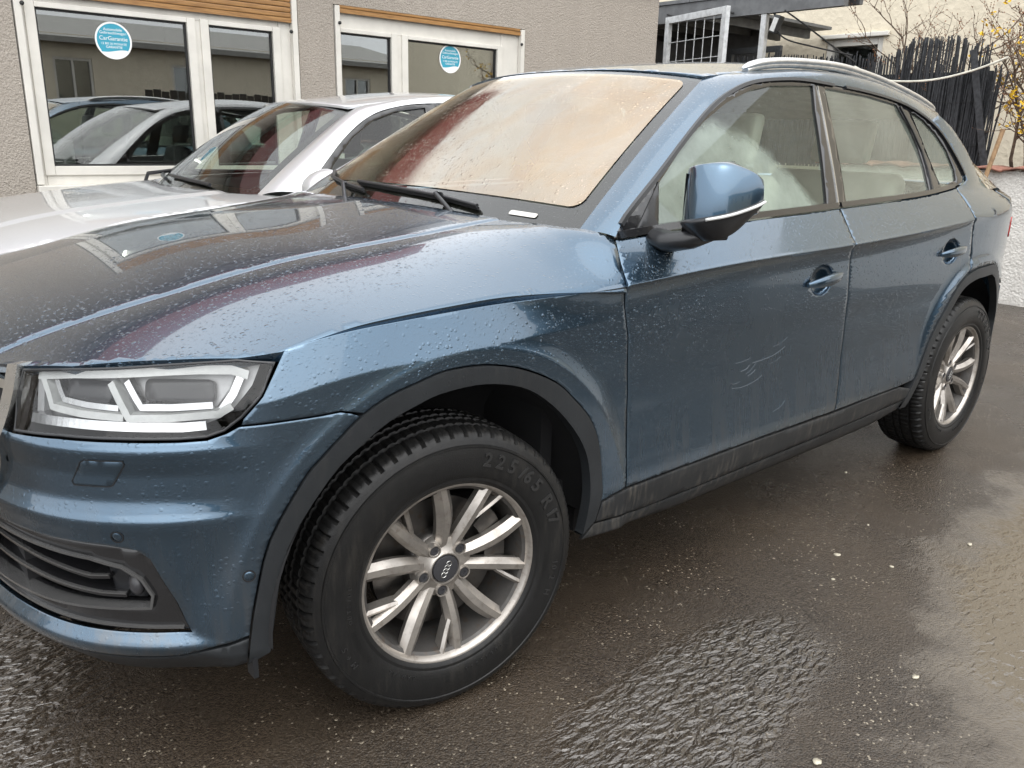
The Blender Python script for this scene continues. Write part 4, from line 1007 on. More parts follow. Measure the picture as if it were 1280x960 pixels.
# roof rails
def rail(sg):
    pts = [(1.43, 1.572, .003), (1.455, 1.580, .009), (1.50, 1.592, .012), (1.60, 1.606, .012), (1.76, 1.617, .012), (2.0, 1.622, .012), (2.2, 1.611, .012), (2.435, 1.586, .012), (2.7, 1.546, .012), (2.85, 1.516, .011), (2.90, 1.502, .008), (2.92, 1.493, .003)]
    sp = smooth_line([(a, b) for a, b, r in pts], 4); rr = [p[0] for p in smooth_line([(r, 0) for a, b, r in pts], 4)]
    bm = bmesh.new(); add_tube(bm, [(x, sg*(.575), z) for x, z in sp], [max(r, .002) for r in rr], 10)
    for v in bm.verts: v.co.y = sg*.575 + (v.co.y - sg*.575)*1.7
    o = bm_obj('roof_rail', bm, M['rail'], suv, True, 1.2)
    tube_obj('rail_base', [(x, sg*.575, z-.011) for x, z in sp[3:-3]], .0125, M['rail'], o, 8)
    return o
rail(-1); rail(1)
_bs = S(np.linspace(3.02, 4.37, 14), np.full(14, 1.165)); _tx = smooth_line([(2.93, -.55), (3.1, -.45), (3.17, -.25), (3.19, 0)], 5); _tx = np.array([_tx[int(i)] for i in np.linspace(0, len(_tx)-1, 14)])
_ts = roof(_tx[:, 0], _tx[:, 1]); Gh = np.stack([_bs*(1-t) + _ts*t for t in np.linspace(0, 1, 6)], 0)
for mir in (False, True): grid_obj('tailgate_glass', Gh, M['glass'], suv, mirror=mir)
# ---- side glass
gasket = [toward(p, (1.6, 1.25), -.0) for p in BK['frame_out']]
def side_glass(mir):
    kw = dict(mirror=mir)
    dn = near if not mir else far; fin = not mir
    tri = [(.636, 1.107), (.776, 1.230), (.728, 1.1115)]
    gf = BK['glassF'][:8] + [(1.715, 1.45), (1.672, 1.30), (1.625, 1.143), (1.1252, 1.129)]
    gr = [(1.830, 1.530), (2.1414, 1.518), (2.3739, 1.4957), (2.430, 1.41), (2.4584, 1.335), (2.455, 1.26), (2.425, 1.168), (2.06, 1.155), (1.755, 1.145), (1.785, 1.30)]
    gq = [(2.4700, 1.4735), (2.5488, 1.4432), (2.6243, 1.3885), (2.6806, 1.3258), (2.7087, 1.2459), (2.700, 1.206), (2.545, 1.180), (2.535, 1.26), (2.505, 1.37)]
    fo = smooth_line(BK['frame_out'], 3)
    o1 = on_side('window_glass', smooth_poly(gf), 'glassF' if fin else 'glass', dn['door1'], -.010, .03, gap=0, flange=0, **kw)
    o2 = on_side('window_glass', gr, 'glassR' if fin else 'glass', dn['door2'], -.010, .03, gap=0, flange=0, **kw)
    o3 = on_side('quarter_glass', gq, 'glassR' if fin else 'glass', dn['quarter'], -.010, .03, gap=0, flange=0, **kw)
    # gloss black frame with holes for the panes
    outer = [(.549, 1.094)] + fo[1:-1] + [(2.755, 1.196)] + [(s, belt(s)+.002) for s in np.linspace(2.66, .565, 40)]
    on_side('window_surround', outer, 'gloss', suv, -.003, .022 if fin else .06, gap=.0, holes=[gf, gr, gq], flange=.012, **kw)
    if fin:
        on_side('corner_trim', tri, 'black', dn['door1'], .000, .02, gap=0, flange=.006)
        sweep('belt_moulding', [(s, belt(s)+.010) for s in np.linspace(.565, 1.69, 40)], .018, -.008, .005, 'gloss', dn['door1'])
        sweep('belt_moulding', [(s, belt(s)+.010) for s in np.linspace(1.71, 2.66, 40)], .016, -.008, .005, 'gloss', dn['door2'])
        sweep('window_seal', fo[2:28], .010, -.006, .006, 'black', dn['door1'])
        sweep('window_seal', fo[28:47], .010, -.006, .006, 'black', dn['door2'])
        sweep('pillar_joint', [(1.782, 1.535), (1.738, 1.35), (1.697, 1.14)], .005, -.004, .001, 'chrome', dn['door2'])
        sweep('divider_bar', [(2.395, 1.490), (2.445, 1.40), (2.478, 1.32), (2.475, 1.25), (2.448, 1.168)], .012, -.006, .004, 'black', dn['door2'])
def smooth_poly(p): return p
side_glass(False); side_glass(True)
# ---- door handles
def handle(s0, s1, z0, z1, par):
    sc, zc = (s0+s1)/2, (z0+z1)/2; L = (s1-s0)
    bowl = lambda a, b: S(a, b, -.001 - .030*np.sqrt(np.maximum(0, 1 - ((a-sc+.012)/.069)**2 - ((b-zc+.002)/.053)**2)))
    panel('handle_cup', cup_ring(s0, s1, z0, z1, 1.035), bowl, M['mirrorpaint'], par, step=.008, flip=FLIP, gap=0, flange=0)
    n = 18; V = []
    bm = bmesh.new(); rings = []
    for i in range(n+1):
        t = i/n; s = s0 + L*t; z = z0 + (z1-z0)*t
        e = min(1, math.sin(math.pi*min(max(t, .02), .98))**.35)
        hw = .0185*e; o = .012 + .020*e
        ring = []
        for a in np.linspace(0, 2*math.pi, 13)[:-1]:
            ring.append(bm.verts.new(S(s, z + hw*math.copysign(abs(math.sin(a))**.6, math.sin(a)), o - .012 + .012*e*math.copysign(abs(math.cos(a))**.6, math.cos(a)))))
        rings.append(ring)
    for i in range(n):
        for k_ in range(12): bm.faces.new((rings[i][k_], rings[i][(k_+1) % 12], rings[i+1][(k_+1) % 12], rings[i+1][k_]))
    bm.faces.new(rings[0]); bm.faces.new(rings[-1][::-1])
    bm_obj('door_handle', bm, M['mirrorpaint'], par, True, .9)
handle(*HANDLES[0], near['door1']); handle(*HANDLES[1], near['door2'])
# scratches on the front door: scuffed paint where something brushed the skin
k = NT('scuffed paint'); M['scuff'] = k.end(k.bsdf((.095, .115, .135), .6))
for path, w in [(smooth_line(p_, 5), w_) for p_, w_ in (([(1.13, .686), (1.19, .688), (1.25, .694), (1.31, .712)], .0022), ([(1.03, .622), (1.08, .617), (1.14, .622), (1.19, .636)], .0016), ([(1.02, .640), (1.04, .634), (1.07, .636)], .0014), ([(1.07, .668), (1.10, .672), (1.115, .682)], .0030), ([(1.04, .698), (1.08, .699), (1.12, .704)], .0011), ([(1.22, .668), (1.26, .672), (1.29, .682)], .0012), ([(1.11, .648), (1.13, .652), (1.15, .662)], .0026), ([(1.26, .505), (1.30, .512), (1.33, .528)], .0014), ([(1.24, .722), (1.28, .727), (1.32, .742)], .0012), ([(1.10, .655), (1.13, .668), (1.15, .682)], .0010))]:
    sweep('scratch', path, w, -.001, .0006, 'scuff', near['door1'])
# ---- headlight (near and far)
def headlight(mir):
    HL = [(-.962, .8985), (-.966, .87), (-.966, .845), (-.9473, .7895), (-.8327, .7960), (-.7132, .7970), (-.6044, .7965), (-.5546, .7985), (-.5219, .8085), (-.4901, .8310), (-.4523, .8700), (-.420, .9280), (-.4896, .9360), (-.6255, .9265), (-.8297, .9130)]
    kw = dict(mirror=mir); b = .03 if mir else .015
    lens = on_side('headlight', HL, 'lens', suv, .002, b, gap=.001, flange=0, **kw)
    on_side('lamp_housing', inset(resample(HL, .02), .010), 'lampgrey', lens, -.050, b, gap=.0, flange=0, **kw)
    # outer seal
    inn = inset(resample(HL, .02), .0045)
    on_side('lamp_seal', HL, 'black', lens, .0025, b, gap=0, flange=.008, holes=[[tuple(p) for p in inn]], **kw)
    if mir: return
    for path, w, o0, o1, m in (
        ([(-.930, .889), (-.83, .900), (-.70, .907), (-.56, .914), (-.50, .914), (-.470, .904)], .016, -.032, -.012, 'lampwhite'),
        ([(-.915, .885), (-.893, .862), (-.876, .838), (-.80, .832), (-.714, .829)], .012, -.034, -.012, 'lampwhite'),
        ([(-.745, .889), (-.722, .855), (-.703, .828), (-.62, .829), (-.53, .836), (-.505, .850)], .013, -.034, -.012, 'lampwhite'),
        ([(-.888, .884), (-.872, .865), (-.858, .850), (-.80, .845), (-.73, .842)], .010, -.040, -.022, 'lampchrome'),
        ([(-.715, .890), (-.695, .862), (-.682, .845), (-.62, .845), (-.54, .850)], .012, -.040, -.020, 'lampchrome'),
        ([(-.93, .812), (-.83, .814), (-.70, .813), (-.60, .812), (-.555, .815)], .016, -.038, -.016, 'lampchrome'),
        ([(-.945, .878), (-.935, .84), (-.925, .81)], .020, -.042, -.030, 'lampgrey'),
        ([(-.485, .900), (-.50, .872), (-.525, .842)], .014, -.034, -.016, 'lampchrome')):
        sweep('light_guide' if m == 'lampwhite' else 'reflector', path, w, o0, o1, m, lens)
    for (a0, a1, z0, z1) in ((-.862, -.752, .848, .886), (-.680, -.535, .852, .892)):
        on_side('projector_window', rrect(a0, a1, z0, z1, .012), 'cap', lens, -.032, .02, gap=0, flange=.01)
headlight(False); headlight(True)
# ---- grille frame, upper grille, lower openings
for mir in (False, True):
    sweep('grille_frame', [(-.985, .905), (-.980, .86), (-.983, .79), (-1.02, .70), (-1.10, .60), (-1.20, .50), (-1.30, .455), (-1.555, .445)], .034, -.02, .012, 'chrome', suv, mir)
    on_side('grille_back', [(-1.0, .90), (-.995, .80), (-1.03, .71), (-1.11, .61), (-1.21, .515), (-1.31, .47), (-1.555, .46), (-1.555, .885), (-1.2, .895)], 'seam', suv, -.05, .06, gap=0, flange=0, mirror=mir)
    for z in (.50, .56, .62, .68, .74, .80, .86):
        a = -1.0 - max(0, .78-z)*.62 - .02
        sweep('grille_bar', [(a, z), (-1.3, z+.0), (-1.553, z)], .016, -.04, -.002, 'chrome', suv, mir)
g = near['grille']
for mir, bp in ((False, near['bumper']), (True, far['bumper'])):
    on_side('intake_back', inset(np.array(g), -.02), 'seam', bp, -.10, .05, gap=0, flange=0, mirror=mir)
    st_ = .018 if not mir else .06
    inner_g = [(-1.215, .575), (-1.05, .566), (-.90, .560), (-.80, .553), (-.735, .538), (-.700, .512), (-.685, .475), (-.695, .450), (-.78, .446), (-.95, .436), (-1.215, .425)]
    on_side('intake_surround', inset(np.array(g), .002), 'gloss', bp, -.006, st_, gap=0, flange=.03, holes=[inner_g], mirror=mir)
    if mir: continue
    sweep('intake_trim', [(-1.215, .577), (-1.05, .568), (-.90, .562), (-.80, .555), (-.735, .540), (-.700, .514), (-.683, .477), (-.690, .449), (-.78, .445), (-.95, .435), (-1.215, .424)], .0055, -.03, .001, 'trimdark', bp)

    for path in ([(-1.215, .530), (-1.0, .520), (-.90, .512), (-.82, .503), (-.775, .508)], [(-1.215, .478), (-1.0, .474), (-.90, .470), (-.80, .466), (-.745, .468)]):
        sweep('louvre', path, .010, -.085, -.016, 'gloss', bp); sweep('louvre_glint', [(a, b+.004) for a, b in path], .0035, -.020, -.0135, 'trimdark', bp)  # paler strip stands in for the sky's bright line along each louvre
    sweep('louvre', [(-1.215, .412), (-1.0, .410), (-.80, .407), (-.63, .404)], .005, -.06, .001, 'trimdark', bp)
    # fog lamp pod at the outer end
    pod = [(-.785, .545), (-.735, .532), (-.708, .508), (-.698, .475), (-.708, .458), (-.775, .456)]
    on_side('fog_lamp_pod', pod, 'black', bp, -.03, .02, gap=0, flange=.03)
    c3 = S(-.722, .492, -.022)
    bm = bmesh.new(); bmesh.ops.create_uvsphere(bm, u_segments=20, v_segments=12, radius=.021)
    for v in bm.verts: v.co = Vector((v.co.x*.7 + c3[0], v.co.y + c3[1], v.co.z*1.1 + c3[2]))
    bm_obj('fog_lamp', bm, M['cap'], bp, True)
# tow eye cover, parking sensors
tow = [(-.7790, .7575), (-.7060, .7585), (-.7045, .750), (-.7340, .7070), (-.742, .7045), (-.8130, .7030), (-.8165, .710), (-.789, .752)]
on_side('tow_eye_cover', tow, 'mirrorpaint', near['bumper'], .0012, .012, gap=.0, flange=.004)
sweep('tow_cover_gap', tow + [tow[0]], .0022, -.001, .0016, 'seam', near['bumper'])
for s_, z_ in ((-.7314, .6080), (-.4987, .5127)):
    ring = [(s_ + .0115*math.cos(a), z_ + .0115*math.sin(a)) for a in np.linspace(0, 2*math.pi, 25)]
    sweep('sensor_ring', ring, .0022, -.001, .0014, 'seam', near['bumper'])
    on_side('parking_sensor', [(s_ + .009*math.cos(a), z_ + .009*math.sin(a)) for a in np.linspace(0, 2*math.pi, 21)[:-1]], 'mirrorpaint', near['bumper'], .0010, .006, gap=0, flange=.003)
# flap under the arch
box_obj('air_deflector', (-.500, -.90, .285), (-.490, -.87, .33), M['black'], suv)
# ---- wing mirror
def mirror(sg):
    root = None
    plan_c = np.array([(.705, -.938), (.682, -.965), (.674, -.995), (.684, -1.030), (.712, -1.060), (.752, -1.080), (.795, -1.090), (.828, -1.092)])
    top = np.array([1.272, 1.280, 1.285, 1.288, 1.286, 1.279, 1.267, 1.250]); mid = np.array([1.140, 1.145, 1.150, 1.158, 1.167, 1.179, 1.191, 1.201]); bot = np.array([1.098, 1.096, 1.096, 1.099, 1.107, 1.122, 1.142, 1.160])
    t = np.linspace(0, 1, 8); tt = np.linspace(0, 1, 33); f = lambda a: ncs(t, a)(tt)
    px, py, zt, zm, zb_ = f(plan_c[:, 0]), f(plan_c[:, 1]), f(top), f(mid), f(bot)
    cx, cy = .82, -1.005
    def ring(z, k, h): return np.stack([px + (cx-px)*k, (py + (cy-py)*k), z], -1)
    rows = []
    for v in np.linspace(0, 1, 14):
        z = zm + (zt-zm)*math.sin(v*math.pi/2)**.9 if v > 0 else zm
        k_ = .26*v**1.7*(.22 + .78*np.clip(tt/.4, 0, 1))*(1-.65*sstep(.7, 1, tt)); z = zm + (zt-zm)*(1-(1-v)**1.5)
        rows.append(ring(z, k_, 0))
    for k_ in (.35, .55, .8, 1.0): k0_ = .26*(.22 + .78*np.clip(tt/.4, 0, 1))*(1-.65*sstep(.7, 1, tt)); rows.append(ring(rows[13][:, 2] + .003, k0_ + (1-k0_)*k_*.9, 0))
    cap = grid_obj('wing_mirror', np.stack(rows, 0)*[1, -sg, 1], M['mirrorpaint'], suv)
    rows = [ring(zm, -.015, 0), ring(zm-.004, -.05, 0)]
    for v in np.linspace(0, 1, 8): rows.append(ring(zm - .004 + (zb_-zm)*v, -.05 + .40*v**1.6, 0))
    rows.append(ring(zb_-.006, .95, 0))
    low = grid_obj('mirror_housing', np.stack(rows, 0)*[1, -sg, 1], M['black'], cap)
    # indicator strip
    bm = bmesh.new(); pts = [(px[i]-.004*(i < 20), py[i]-.006, zm[i]-.006) for i in range(13, 33)]
    add_tube(bm, [(a, b*-sg, c) for a, b, c in pts], .0042, 8); bm_obj('indicator', bm, M['lampwhite'], cap, True)
    # rear edge and glass
    n = len(px)
    Vv = [(px[0], py[0], z) for z in np.linspace(zb_[0], zt[0], 6)]
    gl = [(.836, -.945, 1.115), (.836, -1.078, 1.165), (.836, -1.082, 1.215), (.836, -1.05, 1.250), (.836, -.96, 1.262), (.836, -.945, 1.245)]
    bm = bmesh.new(); a = [bm.verts.new((x, y*-sg, z)) for x, y, z in gl]; bm.faces.new(a); b = [bm.verts.new((x-.01, y*-sg, z)) for x, y, z in gl]; bm.faces.new(b[::-1])
    for i in range(6): bm.faces.new((a[i], b[i], b[(i+1) % 6], a[(i+1) % 6]))
    bm_obj('mirror_glass', bm, M['mirrorglass'], cap)
    # inner side wall
    bm = bmesh.new(); q_ = [(.704, -.9385, 1.10), (.7035, -.9385, 1.19), (.704, -.9385, 1.258), (.76, -.945, 1.262), (.835, -.955, 1.250), (.838, -.942, 1.19), (.835, -.94, 1.105), (.76, -.932, 1.092)]
    c_ = bm.verts.new((.77, -.926*-sg, 1.19)); vs = [bm.verts.new((x, y*-sg, z)) for x, y, z in q_]
    for i in range(8): bm.faces.new((vs[i], vs[(i+1) % 8], c_))
    bm_obj('mirror_inner_wall', bm, M['black'], cap)
    # foot
    bm = bmesh.new(); add_tube(bm, [(.72, -.825*-sg, 1.085), (.72, -.895*-sg, 1.078), (.728, -.950*-sg, 1.092), (.75, -.985*-sg, 1.118)], [.036, .034, .031, .030], 14)
    for v in bm.verts: v.co.x = .73 + (v.co.x-.73)*1.45; v.co.z = 1.088 + (v.co.z-1.088)*.82
    bm_obj('mirror_foot', bm, M['black'], cap, True)
mirror(-1)
# ---- wiper blades
def wpt(u, v, off=.016): return wscreen(np.array(u), np.array(v)) + off*np.array([-.53, 0, .85])
for path in ([(-.52, .030), (-.30, .052), (.10, .070), (.42, .085)], [(.30, .040), (.50, .060), (.80, .110), (.90, .16)]):
    P3 = [wpt(u, v) for u, v in path]
    w_ = tube_obj('wiper', P3, .0062, M['black'], suv, 8)
    tube_obj('wiper_blade', [wpt(u, v, .006) for u, v in path], .005, M['seam'], w_, 6)
    tube_obj('wiper_arm', [wpt(path[0][0]+.03, -.05, .01), wpt((path[0][0]*.6+path[2][0]*.4), .045, .030), wpt(*path[1], .022)], .007, M['black'], w_, 8)
# ---- wheels (built once at the origin, outer face towards -y, then copied)
def bmesh_data(name, fn, smooth=True, angle=.7):
    bm = bmesh.new(); fn(bm); bmesh.ops.recalc_face_normals(bm, faces=bm.faces)
    for f in bm.faces: f.smooth = smooth
    if smooth:
        for e in bm.edges:
            if len(e.link_faces) == 2 and e.calc_face_angle(0) > angle: e.smooth = False
    me = bpy.data.meshes.new(name); bm.to_mesh(me); bm.free(); return me
def tyre_fn(bm):
    seg = 360
    side = [(.221, -.098), (.228, -.106), (.236, -.1105), (.243, -.1105), (.250, -.1145), (.262, -.1165), (.275, -.1172), (.290, -.1168), (.305, -.1150), (.316, -.1125), (.3175, -.1150), (.3215, -.1145), (.323, -.1105), (.331, -.1070), (.338, -.1035)]
    tread = [(.345, -.0985, 1), (.350, -.092, 1), (.3535, -.084, 1), (.3555, -.072, 1), (.3558, -.064, 1), (.3485, -.062, 0), (.3485, -.054, 0), (.3565, -.052, 2), (.3572, -.036, 2), (.3574, -.022, 2), (.3505, -.020, 0), (.3505, -.011, 0), (.3576, -.009, 2), (.3578, .0, 2)]
    prof = [(r, a, 0) for r, a in side] + tread + [(r, -a, k_) for r, a, k_ in tread[::-1][1:]] + [(r, -a, 0) for r, a in side[::-1]]
    rings = []
    for r, a, k_ in prof:
        ring = []
        for i in range(seg):
            ph = i % 6; sh = (i + 3) % 4
            rr = r
            if k_ == 1 and ph == 0: rr = r - .0075
            if k_ == 2 and sh == 0: rr = r - .004
            if k_ == 1 and ph == 3: rr = r - .0022
            t = 2*math.pi*i/seg
            ring.append(bm.verts.new((rr*math.cos(t), a, rr*math.sin(t))))
        rings.append(ring)
    for i in range(len(rings)-1):
        A, B = rings[i], rings[i+1]
        for k_ in range(seg): bm.faces.new((A[k_], A[(k_+1) % seg], B[(k_+1) % seg], B[k_]))
    # fine ribs on the sidewall
    for i in range(0, 360, 2):
        if 150 < i < 215 or 330 < i:
            t = math.radians(i); e = Vector((math.cos(t), 0, math.sin(t))); n_ = Vector((-math.sin(t), 0, math.cos(t)))*.0011
            q_ = [e*.254 + n_, e*.254 - n_, e*.268 - n_, e*.268 + n_]
            f_ = [bm.verts.new((p.x, -.1185 + (.001 if p.length < .26 else 0), p.z)) for p in q_]; bm.faces.new(f_)
def letters_fn(bm, big=None):
    def arc(txt, r, a0, size, sp, depth=.0012, bold=.0):
        a = a0
        for ch in txt:
            if ch != ' ':
                me = text_mesh(ch, size, depth, bold)
                tmp = bmesh.new(); tmp.from_mesh(me); bpy.data.meshes.remove(me)
                ph = math.radians(a)
                R = Matrix.Translation((r*math.sin(ph), -.1175, r*math.cos(ph))) @ Matrix.Rotation(ph, 4, 'Y') @ Matrix.Rotation(math.radians(90), 4, 'X')
                bmesh.ops.transform(tmp, matrix=R, verts=tmp.verts)
                vm = {v: bm.verts.new(v.co) for v in tmp.verts}
                for f in tmp.faces:
                    try: bm.faces.new([vm[v] for v in f.verts])
                    except ValueError: pass
                tmp.free()
            a += sp*(.55 if ch in '/1 ' else 1)
    if big is not None:
        arc(big[0], .288, big[1], .046, 7.4, .0020, .0010); return
    arc('102 H', .290, 98, .024, 5.2)
    arc('TUBELESS', .262, 150, .013, 3.2); arc('RADIAL', .258, 205, .012, 3.2)
    arc('OUTSIDE', .262, 262, .012, 3.0); arc('M+S', .292, 240, .020, 5.0)
def rim_fn(bm):
    add_lathe(bm, [(.2150, -.0900), (.2195, -.1010), (.2235, -.1045), (.2300, -.1050), (.2345, -.1030), (.2360, -.0980), (.2330, -.0950)], 120)
def barrel_fn(bm):
    add_lathe(bm, [(.2160, -.0905), (.2080, -.0850), (.2040, -.0700), (.2010, -.0500), (.1960, .0000), (.1960, .0700), (.2100, .0950), (.2300, .1000)], 96)
def sweep_poly(bm, secs):
    rings = [[bm.verts.new(p) for p in s_] for s_ in secs]; m = len(rings[0])
    for i in range(len(rings)-1):
        for k_ in range(m): bm.faces.new((rings[i][k_], rings[i][(k_+1) % m], rings[i+1][(k_+1) % m], rings[i+1][k_]))
    bm.faces.new(rings[0][::-1]); bm.faces.new(rings[-1])
def spoke_sec(r, hw, y, sk=0.0, dep=.034, ridge=.22):
    # section across the spoke (x), depth along y; the spoke runs along +z
    return [(sk-hw, y+.014, r), (sk-hw*ridge-.002, y, r), (sk+hw*ridge+.004, y+.002, r), (sk+hw, y+.017, r), (sk+hw*.8, y+dep, r), (sk-hw*.8, y+dep, r)]
def spoke_plain(bm):
    secs = []
    for t in np.linspace(0, 1, 9):
        r = .040 + .180*t; hw = .0160 + .0045*t + .004*math.sin(t*math.pi)
        sk = .010*math.sin(t*math.pi)*.9 - .004*t; y = -.060 - .022*math.sin(min(1, t*1.25)*math.pi/2) - .012*t
        secs.append(spoke_sec(r, hw, y, sk, .036))
    sweep_poly(bm, secs)
def spoke_fork(bm):
    secs = []
    for t in np.linspace(0, 1, 9):
        r = .040 + .180*t; hw = .0155 + .0015*t + .002*math.sin(t*math.pi)
        sk = -.010*t*t - .006*math.sin(t*math.pi); y = -.060 - .022*math.sin(min(1, t*1.25)*math.pi/2) - .012*t
        secs.append(spoke_sec(r, hw, y, sk, .036))
    sweep_poly(bm, secs)
    # the branch that makes the triangular pocket
    secs = []
    for t in np.linspace(0, 1, 6):
        r = .132 + .086*t; sk = -.002 + .038*t**.9; y = -.080 - .014*t; hw = .0060 + .0016*t
        secs.append([(sk-hw, y+.004, r), (sk, y, r), (sk+hw, y+.006, r), (sk+hw, y+.034, r), (sk-hw, y+.034, r)])
    sweep_poly(bm, secs)
def hub_fn(bm):
    add_lathe(bm, [(.0335, -.066), (.037, -.0715), (.040, -.0715), (.046, -.066), (.062, -.062), (.074, -.058), (.080, -.048), (.082, -.02)], 60)
    for i in range(5):
        a = math.radians(-28 + 72*i); c_ = Vector((.0575*math.sin(a), 0, .0575*math.cos(a)))
        tmp = bmesh.new(); add_lathe(tmp, [(.0125, -.050), (.0132, -.0700), (.0158, -.0705), (.0175, -.066), (.019, -.05)], 24)
        vm = {v: bm.verts.new(v.co + c_) for v in tmp.verts}
        for f in tmp.faces: bm.faces.new([vm[v] for v in f.verts])
        tmp.free()
def bolt_fn(bm):
    rs = add_lathe(bm, [(.0122, -.048), (.0122, -.0650), (.0108, -.0680), (.0050, -.0680), (.0050, -.0655)], 20); bm.faces.new(rs[-1])
def cap_fn(bm):
    rs = add_lathe(bm, [(.0335, -.060), (.0335, -.0705), (.0320, -.0735), (.024, -.0748), (.010, -.0752)], 48); bm.faces.new(rs[-1])
def emblem_fn(bm):
    for i in range(4):
        c_ = (-1.5 + i)*.0098
        n, m = 28, 6; R, r = .0066, .00095
        vs = [[bm.verts.new((c_ + (R + r*math.cos(b))*math.cos(a), -.0758 - r*.6*math.sin(b), (R + r*math.cos(b))*math.sin(a))) for b in np.linspace(0, 2*math.pi, m+1)[:-1]] for a in np.linspace(0, 2*math.pi, n+1)[:-1]]
        for u_ in range(n):
            for w_ in range(m): bm.faces.new((vs[u_][w_], vs[(u_+1) % n][w_], vs[(u_+1) % n][(w_+1) % m], vs[u_][(w_+1) % m]))
def disc_fn(bm):
    add_lathe(bm, [(.09, -.018), (.10, -.020), (.165, -.020), (.165, .006), (.10, .006)], 72)
    add_lathe(bm, [(.0, -.045), (.075, -.045), (.082, -.04), (.09, -.018)], 48)
def caliper_fn(bm):
    secs = []
    for a in np.linspace(-.55, .55, 9):
        c_, s_ = math.cos(a), math.sin(a)
        secs.append([(r*c_, y, r*s_) for r, y in ((.120, -.050), (.178, -.050), (.183, -.035), (.183, .03), (.120, .03))])
    sweep_poly(bm, secs)
def rotw(me, ang):
    me.transform(Matrix.Rotation(ang, 4, 'Y'))
    return me
WD = dict(tyre=bmesh_data('tyre', tyre_fn, True, .5), letters=bmesh_data('sidewall_lettering', letters_fn, False), rim=bmesh_data('rim', rim_fn), barrel=bmesh_data('barrel', barrel_fn),
          hub=bmesh_data('hub', hub_fn), bolt=bmesh_data('wheel_bolt', bolt_fn), cap=bmesh_data('hub_cap', cap_fn), emblem=bmesh_data('ring_emblem', emblem_fn),
          disc=bmesh_data('brake_disc', disc_fn), caliper=bmesh_data('brake_caliper', caliper_fn, True, .4), plain=bmesh_data('spoke', spoke_plain, True, .25), fork=bmesh_data('spoke', spoke_fork, True, .25))
BIG = []
_a = 17.0
for ch_ in '225/65 R17':
    if ch_ != ' ': BIG.append(bmesh_data('raised_character', lambda bm, c=ch_, a=_a: letters_fn(bm, (c, a)), False))
    _a += 7.4*(.55 if ch_ in '/1 ' else 1)
def wheel(x, y, rz, spin, parent=suv, full=True, mats=None, sc=1.0):
    w = link('wheel', WD['tyre'], M['tyre'], parent); w.location = (x, y, .352*sc); w.rotation_euler = (0, 0, rz); w.scale = (sc,)*3
    if not full:
        link('rim', WD['rim'], M['rim'], w); link('barrel', WD['barrel'], M['rimdark'], w); return w
    def ch(name, key, mat, ang=0.0, loc=None):
        o = link(name, WD[key], M[mat], w); o.rotation_euler = (0, ang, 0)
        if loc: o.location = loc
        return o
    props(ch('sidewall_lettering', 'letters', 'letters'), kind='stuff')
    for me_ in BIG: link('raised_character', me_, M['letters'], w)
    ch('rim', 'rim', 'rim'); ch('barrel', 'barrel', 'rimdark'); ch('hub', 'hub', 'rim', spin); ch('hub_cap', 'cap', 'cap'); ch('ring_emblem', 'emblem', 'chrome', math.radians(-62) + spin)
    ch('brake_disc', 'disc', 'disc'); ch('brake_caliper', 'caliper', 'disc', math.radians(-12))
    for i in range(10):
        ch('spoke', 'plain' if i % 2 == 0 else 'fork', 'rim', math.radians(-4 + 36*i) + spin)
    for i in range(5):
        a = math.radians(-28 + 72*i) + spin
        ch('wheel_bolt', 'bolt', 'cap', 0.0, (.0575*math.sin(a), 0, .0575*math.cos(a)))
    return w
wheel(0, -.808, -.1393, 0.0); wheel(2.819, -.808, 0, math.radians(14)); wheel(0, .808, math.pi-.1393, .3, full=False); wheel(2.819, .808, math.pi, .1, full=False)
# wheel housings and underbody
for wx in (WH_F, WH_R):
    for sg in (-1, 1):
        bm = bmesh.new(); rings = []
        for y_, r_ in ((-.925 if wx < 1 else -.865, .468), (-.90 if wx < 1 else -.84, .470), (-.60, .475), (-.56, .44), (-.55, .05)):
            rings.append([bm.verts.new((wx + r_*math.cos(a), -y_*sg*-1*(-1) if False else y_*(1 if sg < 0 else -1), .352 + r_*math.sin(a))) for a in np.linspace(0.0, math.pi, 40)])
        for i in range(len(rings)-1):
            for k_ in range(39): bm.faces.new((rings[i][k_], rings[i][k_+1], rings[i+1][k_+1], rings[i+1][k_]))
        bm_obj('wheel_housing', bm, M['under'], suv, True)
box_obj('underbody', (.50, -.80, .26), (2.28, .80, .33), M['under'], suv); box_obj('underbody', (-.72, -.52, .27), (3.5, .52, .40), M['under'], suv)
box_obj('underbody', (-.80, -.50, .33), (-.56, .50, .80), M['under'], suv)
box_obj('bulkhead', (.36, -.80, .40), (.40, .80, 1.05), M['under'], suv)
# ---- cabin
def cushion(name, pts, w, mat, par, bev=.05):
    """a padded slab: side outline pts (x, z), width w about y=0"""
    bm = bmesh.new(); a = [bm.verts.new((x, -w/2, z)) for x, z in pts]; b = [bm.verts.new((x, w/2, z)) for x, z in pts]
    bm.faces.new(a); bm.faces.new(b[::-1]); n = len(pts)
    for i in range(n): bm.faces.new((a[i], b[i], b[(i+1) % n], a[(i+1) % n]))
    bmesh.ops.bevel(bm, geom=list(bm.edges), offset=bev, segments=3, affect='EDGES', profile=.6)
    return bm_obj(name, bm, M[mat], par, True, .9)
def seat(x, y, w=.50):
    b = cushion('seat', [(x, .52), (x, .70), (x+.45, .66), (x+.50, .50)], w, 'cream_leather', suv); b.location.y = y
    bk = cushion('seat_back', [(x+.42, .60), (x+.56, .60), (x+.74, 1.20), (x+.66, 1.24), (x+.58, 1.16)], w, 'cream_leather', suv); bk.location.y = y
    h = cushion('head_rest', [(x+.66, 1.26), (x+.72, 1.26), (x+.76, 1.44), (x+.69, 1.44)], .27, 'cream_leather', suv, .03); h.location.y = y
